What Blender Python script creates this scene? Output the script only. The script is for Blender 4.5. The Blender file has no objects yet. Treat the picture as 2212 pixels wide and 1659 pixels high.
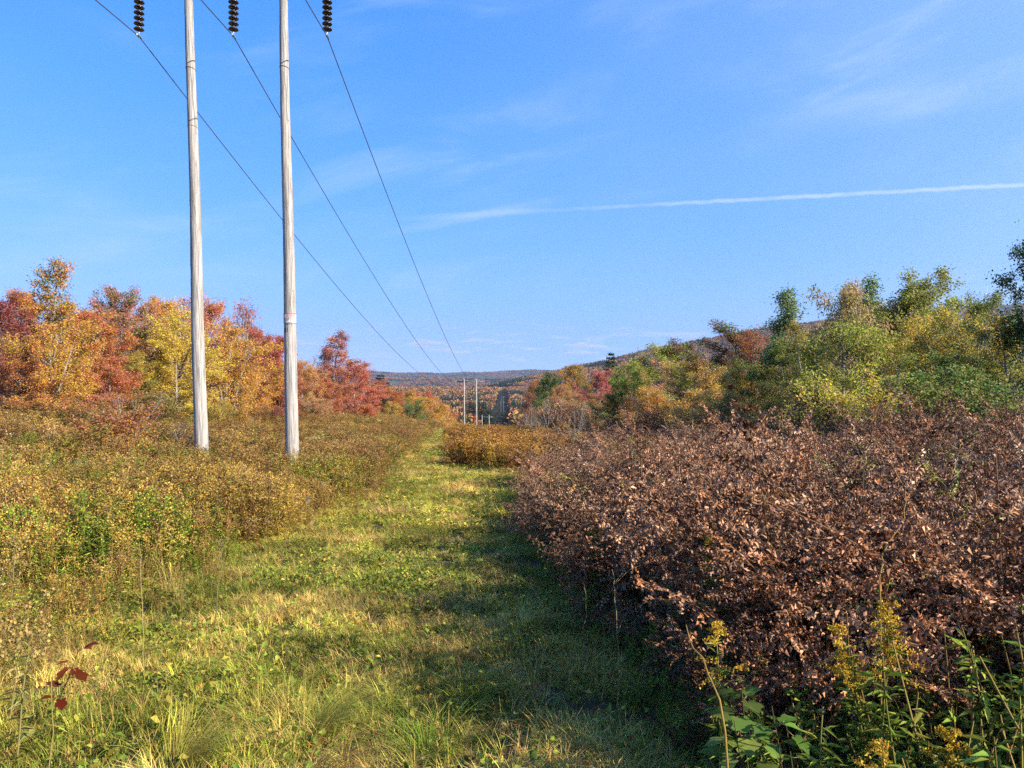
import bpy, math, random
import numpy as np
from mathutils import Vector

R = math.radians
scene = bpy.context.scene
COL = scene.collection

# ------------------------------------------------------------------ camera
CAM_Z = 1.6
PITCH = R(1.02)
FPX, CX, CY = 1660.0, 1106.0, 829.5          # focal length and centre for a picture 2212 wide
cam_data = bpy.data.cameras.new('camera')
cam_data.sensor_width = 36.0
cam_data.lens = 36.0 * FPX / 2212.0
cam_data.clip_start = 0.05
cam_data.clip_end = 40000.0
cam = bpy.data.objects.new('camera', cam_data)
cam.location = (0, 0, CAM_Z)
cam.rotation_euler = (R(90) - PITCH, 0, 0)
COL.objects.link(cam)
scene.camera = cam

# ------------------------------------------------------------------ sky
SUN_AZ, SUN_EL = R(118), R(28.5)               # azimuth from +Y towards +X
world = bpy.data.worlds.new('World')
scene.world = world
world.use_nodes = True


class NT:
    """small helper to wire shader nodes"""
    def __init__(self, tree):
        self.t = tree

    def new(self, typ, **kw):
        n = self.t.nodes.new(typ)
        for k, v in kw.items():
            setattr(n, k, v)
        return n

    def link(self, a, b):
        self.t.links.new(a, b)

    def val(self, sock, v):
        if isinstance(v, bpy.types.NodeSocket):
            self.link(v, sock)
        else:
            sock.default_value = v

    def math(self, op, a, b=None, c=None, clamp=False):
        n = self.new('ShaderNodeMath', operation=op, use_clamp=clamp)
        self.val(n.inputs[0], a)
        if b is not None:
            self.val(n.inputs[1], b)
        if c is not None:
            self.val(n.inputs[2], c)
        return n.outputs[0]

    def vmath(self, op, a, b=None):
        n = self.new('ShaderNodeVectorMath', operation=op)
        self.val(n.inputs[0], a)
        if b is not None:
            self.val(n.inputs[1], b)
        return n.outputs['Value'] if op in ('DOT_PRODUCT', 'LENGTH') else n.outputs[0]

    def sstep(self, x, lo, hi, a=0.0, b=1.0):
        n = self.new('ShaderNodeMapRange', interpolation_type='SMOOTHSTEP')
        self.val(n.inputs['Value'], x)
        n.inputs['From Min'].default_value = lo
        n.inputs['From Max'].default_value = hi
        n.inputs['To Min'].default_value = a
        n.inputs['To Max'].default_value = b
        return n.outputs[0]

    def mix(self, f, a, b, blend='MIX'):
        n = self.new('ShaderNodeMix', data_type='RGBA', blend_type=blend)
        self.val(n.inputs[0], f)
        self.val(n.inputs[6], a)
        self.val(n.inputs[7], b)
        return n.outputs[2]

    def noise(self, vec, scale, detail=3.0, rough=0.5, dist=0.0):
        n = self.new('ShaderNodeTexNoise')
        self.link(vec, n.inputs['Vector'])
        n.inputs['Scale'].default_value = scale
        n.inputs['Detail'].default_value = detail
        n.inputs['Roughness'].default_value = rough
        n.inputs['Distortion'].default_value = dist
        return n.outputs[0]

    def comb(self, x, y, z):
        n = self.new('ShaderNodeCombineXYZ')
        for i, v in enumerate((x, y, z)):
            self.val(n.inputs[i], v)
        return n.outputs[0]


def build_world():
    w = NT(world.node_tree)
    bg = world.node_tree.nodes['Background']
    tc = w.new('ShaderNodeTexCoord')
    d = w.vmath('NORMALIZE', tc.outputs['Generated'])
    sep = w.new('ShaderNodeSeparateXYZ')
    w.link(d, sep.inputs[0])
    x, y, z = sep.outputs
    # look a little above the true horizon so that the yellow ground haze stays below it
    zz = w.math('MULTIPLY_ADD', z, 0.90, 0.10)
    sky = w.new('ShaderNodeTexSky', sky_type='NISHITA', sun_disc=False, sun_elevation=SUN_EL, sun_rotation=SUN_AZ,
                altitude=300.0, air_density=1.0, dust_density=0.3, ozone_density=2.0)
    w.link(w.comb(x, y, zz), sky.inputs['Vector'])
    sc = w.new('ShaderNodeSeparateColor')
    w.link(sky.outputs[0], sc.inputs[0])
    # the phone's rendering of blue: one tone curve per channel, the same in every direction
    out = []
    for i, (a, g) in enumerate(((1.08, 1.52), (0.60, 0.78), (0.80, 0.48))):
        v = w.math('MULTIPLY', sc.outputs[i], 0.1)
        v = w.math('POWER', v, g)
        out.append(w.math('MULTIPLY', v, a * 10.0))
    cc = w.new('ShaderNodeCombineColor')
    for i in range(3):
        w.link(out[i], cc.inputs[i])
    col = cc.outputs[0]
    az = w.math('ARCTAN2', x, y)
    el = w.math('ARCSINE', z)
    up = w.sstep(z, 0.0, 0.02)
    # thin cirrus veil
    ev = w.comb(w.math('MULTIPLY', az, 2.2), w.math('MULTIPLY_ADD', el, 9.0, w.math('MULTIPLY', az, -1.6)), 0.0)
    n1 = w.noise(ev, 1.6, 6.0, 0.58, 0.5)
    n2 = w.noise(w.comb(w.math('MULTIPLY', az, 1.0), w.math('MULTIPLY', el, 2.0), 3.0), 2.2, 2.0)
    cir = w.math('MULTIPLY', w.sstep(n1, 0.44, 0.82), w.sstep(n2, 0.36, 0.66))
    cir = w.math('MULTIPLY', w.math('MULTIPLY', cir, 0.52), up)
    veil = w.math('MULTIPLY', w.sstep(az, -.35, .65), w.sstep(n2, .2, .75, .16, .34))
    col = w.mix(w.math('MULTIPLY', veil, up), col, (2.55, 3.5, 4.65, 1))
    col = w.mix(cir, col, (3.2, 3.9, 4.65, 1))
    # aircraft trail: parts of great circles
    def plane(p, q):
        n = np.cross(p, q)
        return tuple(n / np.linalg.norm(n))
    d1, d2, d3 = np.array((.666, 1, .2405)), np.array((-.034, 1, .2030)), np.array((-.19, 1, .1720))
    d4 = np.array((-.15, 1, .1960))
    edge = w.noise(d, 60.0, 4.0, 0.6)
    eo = w.math('MULTIPLY', w.math('SUBTRACT', edge, 0.5), 0.0045)
    puff = w.sstep(w.noise(d, 22.0, 3.0, 0.6), 0.28, 0.62, 0.45, 1.0)
    for (p, q, wd, a0, a1, b0, b1, amp) in ((d1, d2, .0018, -.10, .36, 2.0, 3.0, .55), (d2, d3, .0045, -.21, -.06, -.02, .10, .20),
                                           (d2, d4, .0030, -.17, -.08, .0, .08, .18)):
        dist = w.math('ABSOLUTE', w.math('ADD', w.vmath('DOT_PRODUCT', d, plane(p, q)), eo))
        f = w.sstep(dist, wd * .35, wd * 1.9, 1.0, 0.0)
        f = w.math('MULTIPLY', f, w.sstep(az, a0, a1))
        f = w.math('MULTIPLY', f, w.sstep(az, b0, b1, 1.0, 0.0))
        f = w.math('MULTIPLY', f, w.sstep(y, 0.0, 0.3))
        f = w.math('MULTIPLY', w.math('MULTIPLY', f, puff), amp)
        col = w.mix(f, col, (3.4, 4.0, 4.65, 1))
    # small flat cumulus low over the hills
    cv = w.comb(w.math('MULTIPLY', az, 11.0), w.math('MULTIPLY', el, 75.0), 0.0)
    c1 = w.noise(cv, 1.35, 5.0, 0.55, 0.2)
    c2 = w.noise(w.comb(w.math('MULTIPLY', az, 4.0), w.math('MULTIPLY', el, 20.0), 7.0), 1.3, 2.0)
    cu = w.math('MULTIPLY', w.sstep(c1, 0.50, 0.63), w.sstep(c2, 0.34, 0.54))
    cu = w.math('MULTIPLY', cu, w.math('MULTIPLY', w.sstep(el, R(0.2), R(0.8)), w.sstep(el, R(1.8), R(4.0), 1.0, 0.0)))
    shade = w.sstep(w.noise(w.comb(w.math('MULTIPLY', az, 11.0), w.math('MULTIPLY_ADD', el, 75.0, 0.18), 0.0), 1.35, 5.0, 0.55, 0.2), .5, .7)
    ccol = w.mix(shade, (3.8, 4.0, 4.5, 1), (2.7, 3.2, 4.1, 1))
    col = w.mix(w.math('MULTIPLY', cu, 0.75), col, ccol)
    w.link(col, bg.inputs['Color'])
    bg.inputs['Strength'].default_value = 0.1


build_world()

# ------------------------------------------------------------------ sun
sun_data = bpy.data.lights.new('sun', 'SUN')
sun_data.energy = 5.0
sun_data.angle = R(0.53)
sun_data.color = (1.0, 0.92, 0.78)
sun = bpy.data.objects.new('sun', sun_data)
SUN_DIR = Vector((math.sin(SUN_AZ) * math.cos(SUN_EL), math.cos(SUN_AZ) * math.cos(SUN_EL), math.sin(SUN_EL)))
sun.rotation_euler = SUN_DIR.to_track_quat('Z', 'Y').to_euler()
sun.location = (60, -40, 80)
COL.objects.link(sun)

# ------------------------------------------------------------------ exposure, renderer
vs = scene.view_settings
vs.view_transform = 'Standard'
vs.look = 'None'
vs.exposure = 1.2
vs.gamma = 1.0
vs.use_curve_mapping = False
scene.render.engine = 'CYCLES'
cy = scene.cycles
cy.use_denoising = False
cy.use_adaptive_sampling = True
cy.adaptive_threshold = 0.02
cy.adaptive_min_samples = 20
cy.max_bounces = 3
cy.diffuse_bounces = 2
cy.glossy_bounces = 2
cy.transmission_bounces = 2
cy.transparent_max_bounces = 4
cy.volume_bounces = 0
cy.sample_clamp_indirect = 4.0
cy.caustics_reflective = False
cy.caustics_refractive = False
scene.render.filter_size = 1.0

# ------------------------------------------------------------------ helpers
_SP, _CP = math.sin(PITCH), math.cos(PITCH)


def at(px, py, Y):
    """the point at forward distance Y that shows at (px, py) of a picture 2212 wide"""
    a, b = (px - CX) / FPX, (CY - py) / FPX
    fy, fz = _CP + b * _SP, -_SP + b * _CP
    t = Y / fy
    return Vector((a * t, Y, CAM_Z + fz * t))


def tag(o, label=None, category=None, group=None, kind=None):
    if label:
        o['label'] = label
    if category:
        o['category'] = category
    if group:
        o['group'] = group
    if kind:
        o['kind'] = kind
    return o


def obj(name, data, parent=None, mat=None):
    o = bpy.data.objects.new(name, data)
    COL.objects.link(o)
    if parent is not None:
        o.parent = parent
    if mat is not None and data is not None and not data.materials:
        data.materials.append(mat)
    return o


def empty(name, loc, rz=0.0):
    o = bpy.data.objects.new(name, None)
    o.empty_display_size = 0.2
    o.location = loc
    o.rotation_euler = (0, 0, rz)
    COL.objects.link(o)
    return o


def mesh_np(name, V, F, smooth=False, attrs=None):
    """V (n,3), F (m,k) all faces the same size; attrs {name: (n,) or (n,3)} on points"""
    V = np.asarray(V, np.float32)
    F = np.asarray(F, np.int32)
    me = bpy.data.meshes.new(name)
    n, (m, k) = len(V), F.shape
    me.vertices.add(n)
    me.vertices.foreach_set('co', V.ravel())
    me.loops.add(m * k)
    me.loops.foreach_set('vertex_index', F.ravel())
    me.polygons.add(m)
    me.polygons.foreach_set('loop_start', np.arange(0, m * k, k, dtype=np.int32))
    me.polygons.foreach_set('loop_total', np.full(m, k, np.int32))
    if smooth:
        me.polygons.foreach_set('use_smooth', np.ones(m, bool))
    for nm, arr in (attrs or {}).items():
        arr = np.asarray(arr, np.float32)
        if arr.ndim == 1:
            a = me.attributes.new(nm, 'FLOAT', 'POINT')
            a.data.foreach_set('value', arr)
        else:
            a = me.attributes.new(nm, 'FLOAT_COLOR', 'POINT')
            a.data.foreach_set('color', np.c_[arr, np.ones(n, np.float32)].ravel().astype(np.float32))
    me.update(calc_edges=True)
    return me


class MB:
    """collects triangles with a colour and a per-piece random value"""
    def __init__(self):
        self.V, self.F, self.C, self.L, self.n = [], [], [], [], 0

    def add(self, V, F, col=(1, 1, 1), lv=0.5):
        V = np.asarray(V, float).reshape(-1, 3)
        F = np.asarray(F, int).reshape(-1, 3)
        self.V.append(V)
        self.F.append(F + self.n)
        c = np.asarray(col, float)
        self.C.append(np.broadcast_to(c, (len(V), 3)))
        self.L.append(np.broadcast_to(np.asarray(lv, float), (len(V),)))
        self.n += len(V)

    def tube(self, P, rad, sides=5, col=(1, 1, 1), lv=0.5, cap=True):
        P = np.asarray(P, float)
        rad = np.broadcast_to(np.asarray(rad, float), (len(P),))
        T = np.gradient(P, axis=0)
        T /= np.linalg.norm(T, axis=1)[:, None] + 1e-9
        ref = np.array((0.31, 0.95, 0.08)) if abs(T[0, 2]) > .6 else np.array((0.05, 0.1, 1.0))
        A = np.cross(T, ref)
        A /= np.linalg.norm(A, axis=1)[:, None] + 1e-9
        B = np.cross(T, A)
        th = np.arange(sides) / sides * 2 * np.pi
        ring = P[:, None] + rad[:, None, None] * (np.cos(th)[None, :, None] * A[:, None] + np.sin(th)[None, :, None] * B[:, None])
        V = ring.reshape(-1, 3)
        i = np.arange(len(P) - 1)[:, None] * sides
        j = np.arange(sides)[None]
        a, b = i + j, i + (j + 1) % sides
        F = np.concatenate([np.stack([a, b, b + sides], -1).reshape(-1, 3), np.stack([a, b + sides, a + sides], -1).reshape(-1, 3)])
        if cap:
            e = (len(P) - 1) * sides
            F = np.concatenate([F, [(e, e + q, e + q + 1) for q in range(1, sides - 1)], [(0, q + 1, q) for q in range(1, sides - 1)]])
        self.add(V, F, col, lv)

    def leaves(self, P, A, N, L, W, col=(1, 1, 1), lv=None, fold=0.25, droop=0.0):
        """one folded diamond per row: P base, A direction, N normal"""
        n = len(P)
        A = A / (np.linalg.norm(A, axis=1)[:, None] + 1e-9)
        S = np.cross(A, N)
        S /= np.linalg.norm(S, axis=1)[:, None] + 1e-9
        N = np.cross(S, A)
        L = np.broadcast_to(np.asarray(L, float), (n,))[:, None]
        W = np.broadcast_to(np.asarray(W, float), (n,))[:, None]
        mid = P + A * L * .45
        l = mid + S * W * .5 + N * W * fold
        r = mid - S * W * .5 + N * W * fold
        t = P + A * L - N * L * droop
        V = np.stack([P, l, t, r], 1).reshape(-1, 3)
        b = np.arange(n) * 4
        F = np.concatenate([np.stack([b, b + 1, b + 2], 1), np.stack([b, b + 2, b + 3], 1)])
        c = np.asarray(col, float)
        if c.ndim == 2:
            c = np.repeat(c, 4, 0)
        if lv is None:
            lv = np.full(n, .5)
        self.add(V, F, c, np.repeat(np.broadcast_to(lv, (n,)), 4))

    def blade(self, P, D, H, W, bend, rng, col, segs=3):
        """grass blades: P (n,3) foot, D (n,3) unit horizontal lean direction"""
        n = len(P)
        S = np.stack([-D[:, 1], D[:, 0], np.zeros(n)], 1)
        tt = np.linspace(0, 1, segs + 1)
        rows = []
        for t in tt[:-1]:
            c = P + D * (bend * H * t * t)[:, None] + np.array((0, 0, 1)) * (H * (t - .35 * bend * t * t))[:, None]
            w = (W * (1 - t * .75) * .5)[:, None]
            rows += [c - S * w, c + S * w]
        t = 1.0
        rows.append(P + D * (bend * H)[:, None] + np.array((0, 0, 1)) * (H * (1 - .35 * bend))[:, None])
        V = np.stack(rows, 1)
        k = V.shape[1]
        f = []
        for s in range(segs - 1):
            a = s * 2
            f += [(a, a + 1, a + 3), (a, a + 3, a + 2)]
        a = (segs - 1) * 2
        f.append((a, a + 1, k - 1))
        F = (np.arange(n)[:, None, None] * k + np.array(f)[None]).reshape(-1, 3)
        c = np.asarray(col, float)
        if c.ndim == 2:
            c = np.repeat(c, k, 0)
        self.add(V.reshape(-1, 3), F, c, np.repeat(rng.random(n), k))

    def mesh(self, name, smooth=False):
        return mesh_np(name, np.concatenate(self.V), np.concatenate(self.F), smooth,
                       {'col': np.concatenate(self.C), 'lv': np.concatenate(self.L)})

    def box(self, c, s, col=(1, 1, 1), M=None):
        c, s = np.array(c, float), np.array(s, float) / 2
        V = np.array([(x, y, z) for x in (-1, 1) for y in (-1, 1) for z in (-1, 1)]) * s
        if M is not None:
            V = V @ np.array(M).T
        q = [(0, 1, 3, 2), (4, 6, 7, 5), (0, 4, 5, 1), (2, 3, 7, 6), (0, 2, 6, 4), (1, 5, 7, 3)]
        F = [t for a, b, cc, d in q for t in ((a, b, cc), (a, cc, d))]
        self.add(V + c, F, col)


def hash2(ix, iy, seed):
    h = (ix * 374761393 + iy * 668265263 + seed * 1442695041) & 0xFFFFFFFF
    h = ((h ^ (h >> 13)) * 1274126177) & 0xFFFFFFFF
    return ((h ^ (h >> 16)) & 0xFFFF) / 65535.0


def vnoise(x, y, scale, seed=1):
    x, y = np.asarray(x, float) / scale, np.asarray(y, float) / scale
    ix, iy = np.floor(x).astype(np.int64), np.floor(y).astype(np.int64)
    fx, fy = x - ix, y - iy
    fx, fy = fx * fx * (3 - 2 * fx), fy * fy * (3 - 2 * fy)
    a, b = hash2(ix, iy, seed), hash2(ix + 1, iy, seed)
    c, d = hash2(ix, iy + 1, seed), hash2(ix + 1, iy + 1, seed)
    return (a * (1 - fx) + b * fx) * (1 - fy) + (c * (1 - fx) + d * fx) * fy


def fbm(x, y, scale, seed=1, octs=3):
    s, a, t = 0, 1.0, 0
    for o in range(octs):
        s = s + a * vnoise(x, y, scale / 2 ** o, seed + 17 * o)
        t += a
        a *= .5
    return s / t


def smooth(x, lo, hi):
    t = np.clip((np.asarray(x, float) - lo) / (hi - lo), 0, 1)
    return t * t * (3 - 2 * t)


# ------------------------------------------------------------------ the lie of the land
_PK = np.array([(-400, 26), (-150, 11.0), (-60, 4.3), (-10, 0.55), (0, 0), (10, -.85), (20, -1.65), (30, -2.35), (45, -3.3), (60, -4.2),
                (80, -5.4), (100, -6.6), (115, -7.8), (140, -11.0), (166, -16.4), (220, -28), (290, -34), (400, -42), (700, -48.5),
                (1000, -56.5), (1300, -64.4), (1500, -66), (2000, -53), (2400, -85), (3200, -120), (12000, -130)], float)
_gy = np.concatenate([np.arange(-400, 400, 1.0), np.arange(400, 12000, 5.0)])
_gz = np.interp(_gy, _PK[:, 0], _PK[:, 1])
_k = np.hanning(13)
_k /= _k.sum()
_gz = np.convolve(np.pad(_gz, 6, mode='edge'), _k, 'valid')


def profile(Y):
    return np.interp(Y, _gy, _gz)


def line_x(Y):
    return -8.4 - 0.006 * np.asarray(Y, float)


_RIDGES = [
    # crest polyline (X, Y, z over the camera), half width before, behind
    ([(-3000, 2500, -60), (-1000, 2150, -64), (-420, 2050, -74), (-150, 2000, -64), (60, 2000, -53), (257, 2200, -6), (617, 2600, 80), (1074, 3000, 162),
      (1722, 3600, 256), (2865, 4600, 374), (3700, 5200, 450), (6000, 6000, 500)], 620.0),
    ([(-5000, 4200, -40), (-1400, 3700, -62), (-700, 3600, -92), (-100, 3600, -80), (500, 3700, -62), (1500, 4000, -40)], 420.0),
    ([(-6000, 6000, 20), (-1600, 5600, -35), (-900, 5400, -66), (-200, 5600, -72), (300, 5600, -62), (1800, 6000, -40)], 520.0),
    ([(-9000, 8500, 60), (-2600, 8600, 4), (-1900, 8600, -9), (-1700, 8600, -4), (-1300, 8600, -34), (-800, 8800, -30), (-450, 8800, -22),
      (-150, 8800, -26), (60, 9000, -6), (250, 9000, 1), (520, 9000, -12), (900, 9000, -22), (3000, 9000, -10), (9000, 9000, 30)], 900.0),
]


def ridge_h(X, Y, pts, wd):
    best_d = np.full(np.shape(X), 1e9)
    best_z = np.zeros(np.shape(X))
    for (x0, y0, z0), (x1, y1, z1) in zip(pts[:-1], pts[1:]):
        dx, dy = x1 - x0, y1 - y0
        t = np.clip(((X - x0) * dx + (Y - y0) * dy) / (dx * dx + dy * dy), 0, 1)
        dd = np.hypot(X - x0 - t * dx, Y - y0 - t * dy)
        zz = z0 + t * (z1 - z0)
        m = dd < best_d
        best_d = np.where(m, dd, best_d)
        best_z = np.where(m, zz, best_z)
    return -140 + (best_z + 140) * np.exp(-(best_d / wd) ** 2)


def ground_h(X, Y):
    """world height of the ground"""
    X, Y = np.asarray(X, float), np.asarray(Y, float)
    z = profile(Y)
    near = 1 - smooth(Y, 160, 500)
    left = 2.2 * smooth(-X, 3.5, 26) + .04 * np.clip(-X - 26, 0, 120)
    right = 0.108 * np.clip(X - 1.2, 0, 14) + .03 * np.clip(X - 15.2, 0, 160)
    z = z + near * (left + right)
    side = smooth(np.abs(X - line_x(Y)), 20, 420) * smooth(Y, 120, 500) * (1 - smooth(Y, 1800, 2100))
    z = z + side * (fbm(X, Y, 240.0, 5) - .35) * 26
    for pts, wd in _RIDGES:
        rh = ridge_h(X, Y, pts, wd) + CAM_Z + (fbm(X, Y, 300.0, 9) - .5) * 14 * smooth(Y, 2100, 2600)
        z = np.where(Y > 600, np.maximum(z, rh), z)
    z = z + (fbm(X, Y, 2.3, 3) - .5) * .16 * (1 - smooth(Y, 40, 90)) * smooth(np.hypot(X, Y), .5, 3)
    return z


def gz(x, y):
    return float(ground_h(np.array([x]), np.array([y]))[0])


# path edges
_PE = np.array([(-6, -1.9, 1.3), (0, -1.9, 1.15), (3, -1.95, 1.0), (5.5, -2.4, .72), (9.4, -2.85, .35), (15.6, -3.0, .08), (21, -3.2, .35), (27, -3.6, .5),
                (30, -3.9, -1.6), (33, -4.2, -2.6), (45, -5.2, -3.8), (65, -7.0, -5.8), (90, -8.9, -8.0), (120, -10.6, -9.8), (200, -14, -13.2)])


def path_l(Y):
    return np.interp(Y, _PE[:, 0], _PE[:, 1])


def path_r(Y):
    return np.interp(Y, _PE[:, 0], _PE[:, 2])


# ------------------------------------------------------------------ materials
MATS = {}


def new_mat(name):
    m = bpy.data.materials.new(name)
    m.use_nodes = True
    m.node_tree.nodes.clear()
    w = NT(m.node_tree)
    out = w.new('ShaderNodeOutputMaterial')
    MATS[name] = m
    return m, w, out


def bsdf(w, col, rough=.6, spec=.3, bump=None):
    p = w.new('ShaderNodeBsdfPrincipled')
    w.val(p.inputs['Base Color'], col)
    w.val(p.inputs['Roughness'], rough)
    p.inputs['Specular IOR Level'].default_value = spec
    if bump is not None:
        w.link(bump, p.inputs['Normal'])
    return p


def leafy(w, out, col, trans=.35, rough=.5, spec=.35):
    p = bsdf(w, col, rough, spec)
    t = w.new('ShaderNodeBsdfTranslucent')
    w.val(t.inputs['Color'], col)
    mx = w.new('ShaderNodeMixShader')
    mx.inputs[0].default_value = trans
    w.link(p.outputs[0], mx.inputs[1])
    w.link(t.outputs[0], mx.inputs[2])
    w.link(mx.outputs[0], out.inputs['Surface'])


def attr(w, name, typ='GEOMETRY'):
    a = w.new('ShaderNodeAttribute', attribute_name=name, attribute_type=typ)
    return a


def make_materials():
    # leaves of trees: two tints kept on the object, mixed in patches, every leaf a little different
    m, w, out = new_mat('tree_leaf')
    lv = attr(w, 'lv').outputs['Fac']
    t1, t2 = attr(w, 'tint', 'OBJECT').outputs['Color'], attr(w, 'tint_second', 'OBJECT').outputs['Color']
    tc = w.new('ShaderNodeTexCoord')
    n = w.noise(tc.outputs['Object'], 1.15, 4.0, .65)
    f = w.sstep(w.math('ADD', n, w.math('MULTIPLY', w.math('SUBTRACT', lv, .5), .30)), .42, .60)
    c = w.mix(f, t1, t2)
    n5 = w.noise(tc.outputs['Object'], 1.9, 3.0, .6)
    c = w.mix(w.math('MULTIPLY', w.sstep(w.math('ADD', n5, w.math('MULTIPLY', lv, .15)), .64, .76), .6), c, (.27, .24, .055, 1))
    c = w.mix(w.math('MULTIPLY', w.sstep(w.math('SUBTRACT', n5, w.math('MULTIPLY', lv, .12)), .24, .36, 1.0, 0.0), .6), c, (.40, .20, .075, 1))
    hsv = w.new('ShaderNodeHueSaturation')
    w.link(c, hsv.inputs['Color'])
    lv2 = w.math('FRACT', w.math('MULTIPLY', lv, 7.31))
    w.link(w.math('MULTIPLY_ADD', lv2, .085, .465), hsv.inputs['Hue'])
    lv3 = w.math('FRACT', w.math('MULTIPLY', lv, 23.7))
    w.link(w.math('MULTIPLY_ADD', lv3, .8, .62), hsv.inputs['Value'])
    w.link(w.math('MULTIPLY_ADD', lv2, .3, .82), hsv.inputs['Saturation'])
    leafy(w, out, hsv.outputs[0], .48, .5, .15)

    m, w, out = new_mat('bark')
    c = attr(w, 'tint', 'OBJECT').outputs['Color']
    tc = w.new('ShaderNodeTexCoord')
    mp = w.new('ShaderNodeMapping')
    mp.inputs['Scale'].default_value = (14, 14, 3)
    w.link(tc.outputs['Object'], mp.inputs[0])
    n = w.noise(mp.outputs[0], 2.0, 4.0, .6)
    c = w.mix(w.sstep(n, .3, .7), (.10, .085, .07, 1), (.34, .31, .275, 1))
    bp = w.new('ShaderNodeBump')
    bp.inputs['Strength'].default_value = .4
    w.link(n, bp.inputs['Height'])
    p = bsdf(w, c, .85, .2, bp.outputs[0])
    w.link(p.outputs[0], out.inputs['Surface'])

    # small plants: colour on the mesh, times the tint of the single plant
    m, w, out = new_mat('plant')
    c = attr(w, 'col').outputs['Color']
    t = attr(w, 'tint', 'INSTANCER').outputs['Color']
    lv = attr(w, 'lv').outputs['Fac']
    c = w.mix(1.0, c, t, 'MULTIPLY')
    hsv = w.new('ShaderNodeHueSaturation')
    w.link(c, hsv.inputs['Color'])
    w.link(w.math('MULTIPLY_ADD', lv, .9, .55), hsv.inputs['Value'])
    w.link(w.math('MULTIPLY_ADD', w.math('FRACT', w.math('MULTIPLY', lv, 9.7)), .05, .475), hsv.inputs['Hue'])
    leafy(w, out, hsv.outputs[0], .30, .55, .14)

    m, w, out = new_mat('single_plant')
    c = attr(w, 'col').outputs['Color']
    lv = attr(w, 'lv').outputs['Fac']
    hsv = w.new('ShaderNodeHueSaturation')
    w.link(c, hsv.inputs['Color'])
    w.link(w.math('MULTIPLY_ADD', lv, .7, .65), hsv.inputs['Value'])
    w.link(w.math('MULTIPLY_ADD', w.math('FRACT', w.math('MULTIPLY', lv, 9.7)), .05, .475), hsv.inputs['Hue'])
    leafy(w, out, hsv.outputs[0], .34, .6, .06)

    # dead bracken: dry, pale gloss on curled leaflets
    m, w, out = new_mat('dry_fern')
    c = attr(w, 'col').outputs['Color']
    t = attr(w, 'tint', 'INSTANCER').outputs['Color']
    lv = attr(w, 'lv').outputs['Fac']
    c = w.mix(1.0, c, t, 'MULTIPLY')
    hsv = w.new('ShaderNodeHueSaturation')
    w.link(c, hsv.inputs['Color'])
    w.link(w.math('MULTIPLY_ADD', lv, 1.0, .5), hsv.inputs['Value'])
    leafy(w, out, hsv.outputs[0], .18, .5, .25)

    # far woods
    m, w, out = new_mat('far_tree')
    c = attr(w, 'col').outputs['Color']
    t = attr(w, 'tint', 'INSTANCER').outputs['Color']
    c = w.mix(1.0, c, t, 'MULTIPLY')
    p = bsdf(w, c, .9, .1)
    w.link(p.outputs[0], out.inputs['Surface'])

    # ground: soil, thatch and moss near by, leaf-littered forest floor far away
    m, w, out = new_mat('ground')
    geo = w.new('ShaderNodeNewGeometry')
    P = geo.outputs['Position']
    n1 = w.noise(P, .45, 5.0, .6)
    n2 = w.noise(P, 7.0, 4.0, .65)
    n3 = w.noise(P, .02, 4.0, .6)
    near = w.mix(w.sstep(n1, .35, .65), (.050, .046, .020, 1), (.078, .058, .028, 1))
    near = w.mix(w.sstep(n2, .45, .75), near, (.125, .105, .045, 1))
    far = w.mix(w.sstep(n3, .35, .62), (.12, .070, .042, 1), (.055, .062, .030, 1))
    far = w.mix(w.math('MULTIPLY', w.sstep(w.noise(P, .006, 4.0, .6), .50, .62), .7), far, (.13, .14, .05, 1))
    sx = w.new('ShaderNodeSeparateXYZ')
    w.link(P, sx.inputs[0])
    c = w.mix(w.sstep(sx.outputs[1], 140, 320), near, far)
    bp = w.new('ShaderNodeBump')
    bp.inputs['Strength'].default_value = .5
    bp.inputs['Distance'].default_value = .05
    w.link(n2, bp.inputs['Height'])
    p = bsdf(w, c, .95, .1, bp.outputs[0])
    w.link(p.outputs[0], out.inputs['Surface'])

    # weathered pole wood: silver grey, long checks, knots, a little warm stain
    m, w, out = new_mat('weathered_wood')
    tc = w.new('ShaderNodeTexCoord')
    def mapped(s):
        mp = w.new('ShaderNodeMapping')
        mp.inputs['Scale'].default_value = s
        w.link(tc.outputs['Object'], mp.inputs[0])
        return mp.outputs[0]
    g1 = w.noise(mapped((26, 26, .9)), 1.0, 6.0, .62, .3)
    g2 = w.noise(mapped((60, 60, 1.6)), 1.0, 4.0, .6)
    st = w.noise(mapped((3, 3, .5)), 1.0, 3.0, .55)
    kn = w.new('ShaderNodeTexVoronoi')
    w.link(mapped((5.2, 5.2, 2.1)), kn.inputs['Vector'])
    kn.inputs['Scale'].default_value = 1.0
    knot = w.sstep(kn.outputs['Distance'], .05, .11, 1.0, 0.0)
    c = w.mix(w.sstep(g1, .36, .64), (.19, .17, .155, 1), (.43, .405, .375, 1))
    c = w.mix(w.math('MULTIPLY', w.sstep(st, .48, .72), .35), c, (.42, .33, .25, 1))
    crack = w.sstep(g2, .57, .68)
    c = w.mix(w.math('MULTIPLY', crack, .8), c, (.17, .15, .13, 1))
    c = w.mix(w.math('MULTIPLY', knot, .75), c, (.10, .075, .055, 1))
    bp = w.new('ShaderNodeBump')
    bp.inputs['Strength'].default_value = .7
    bp.inputs['Distance'].default_value = .012
    w.link(w.math('SUBTRACT', g1, w.math('MULTIPLY', crack, .6)), bp.inputs['Height'])
    p = bsdf(w, c, .8, .2, bp.outputs[0])
    w.link(p.outputs[0], out.inputs['Surface'])

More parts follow.
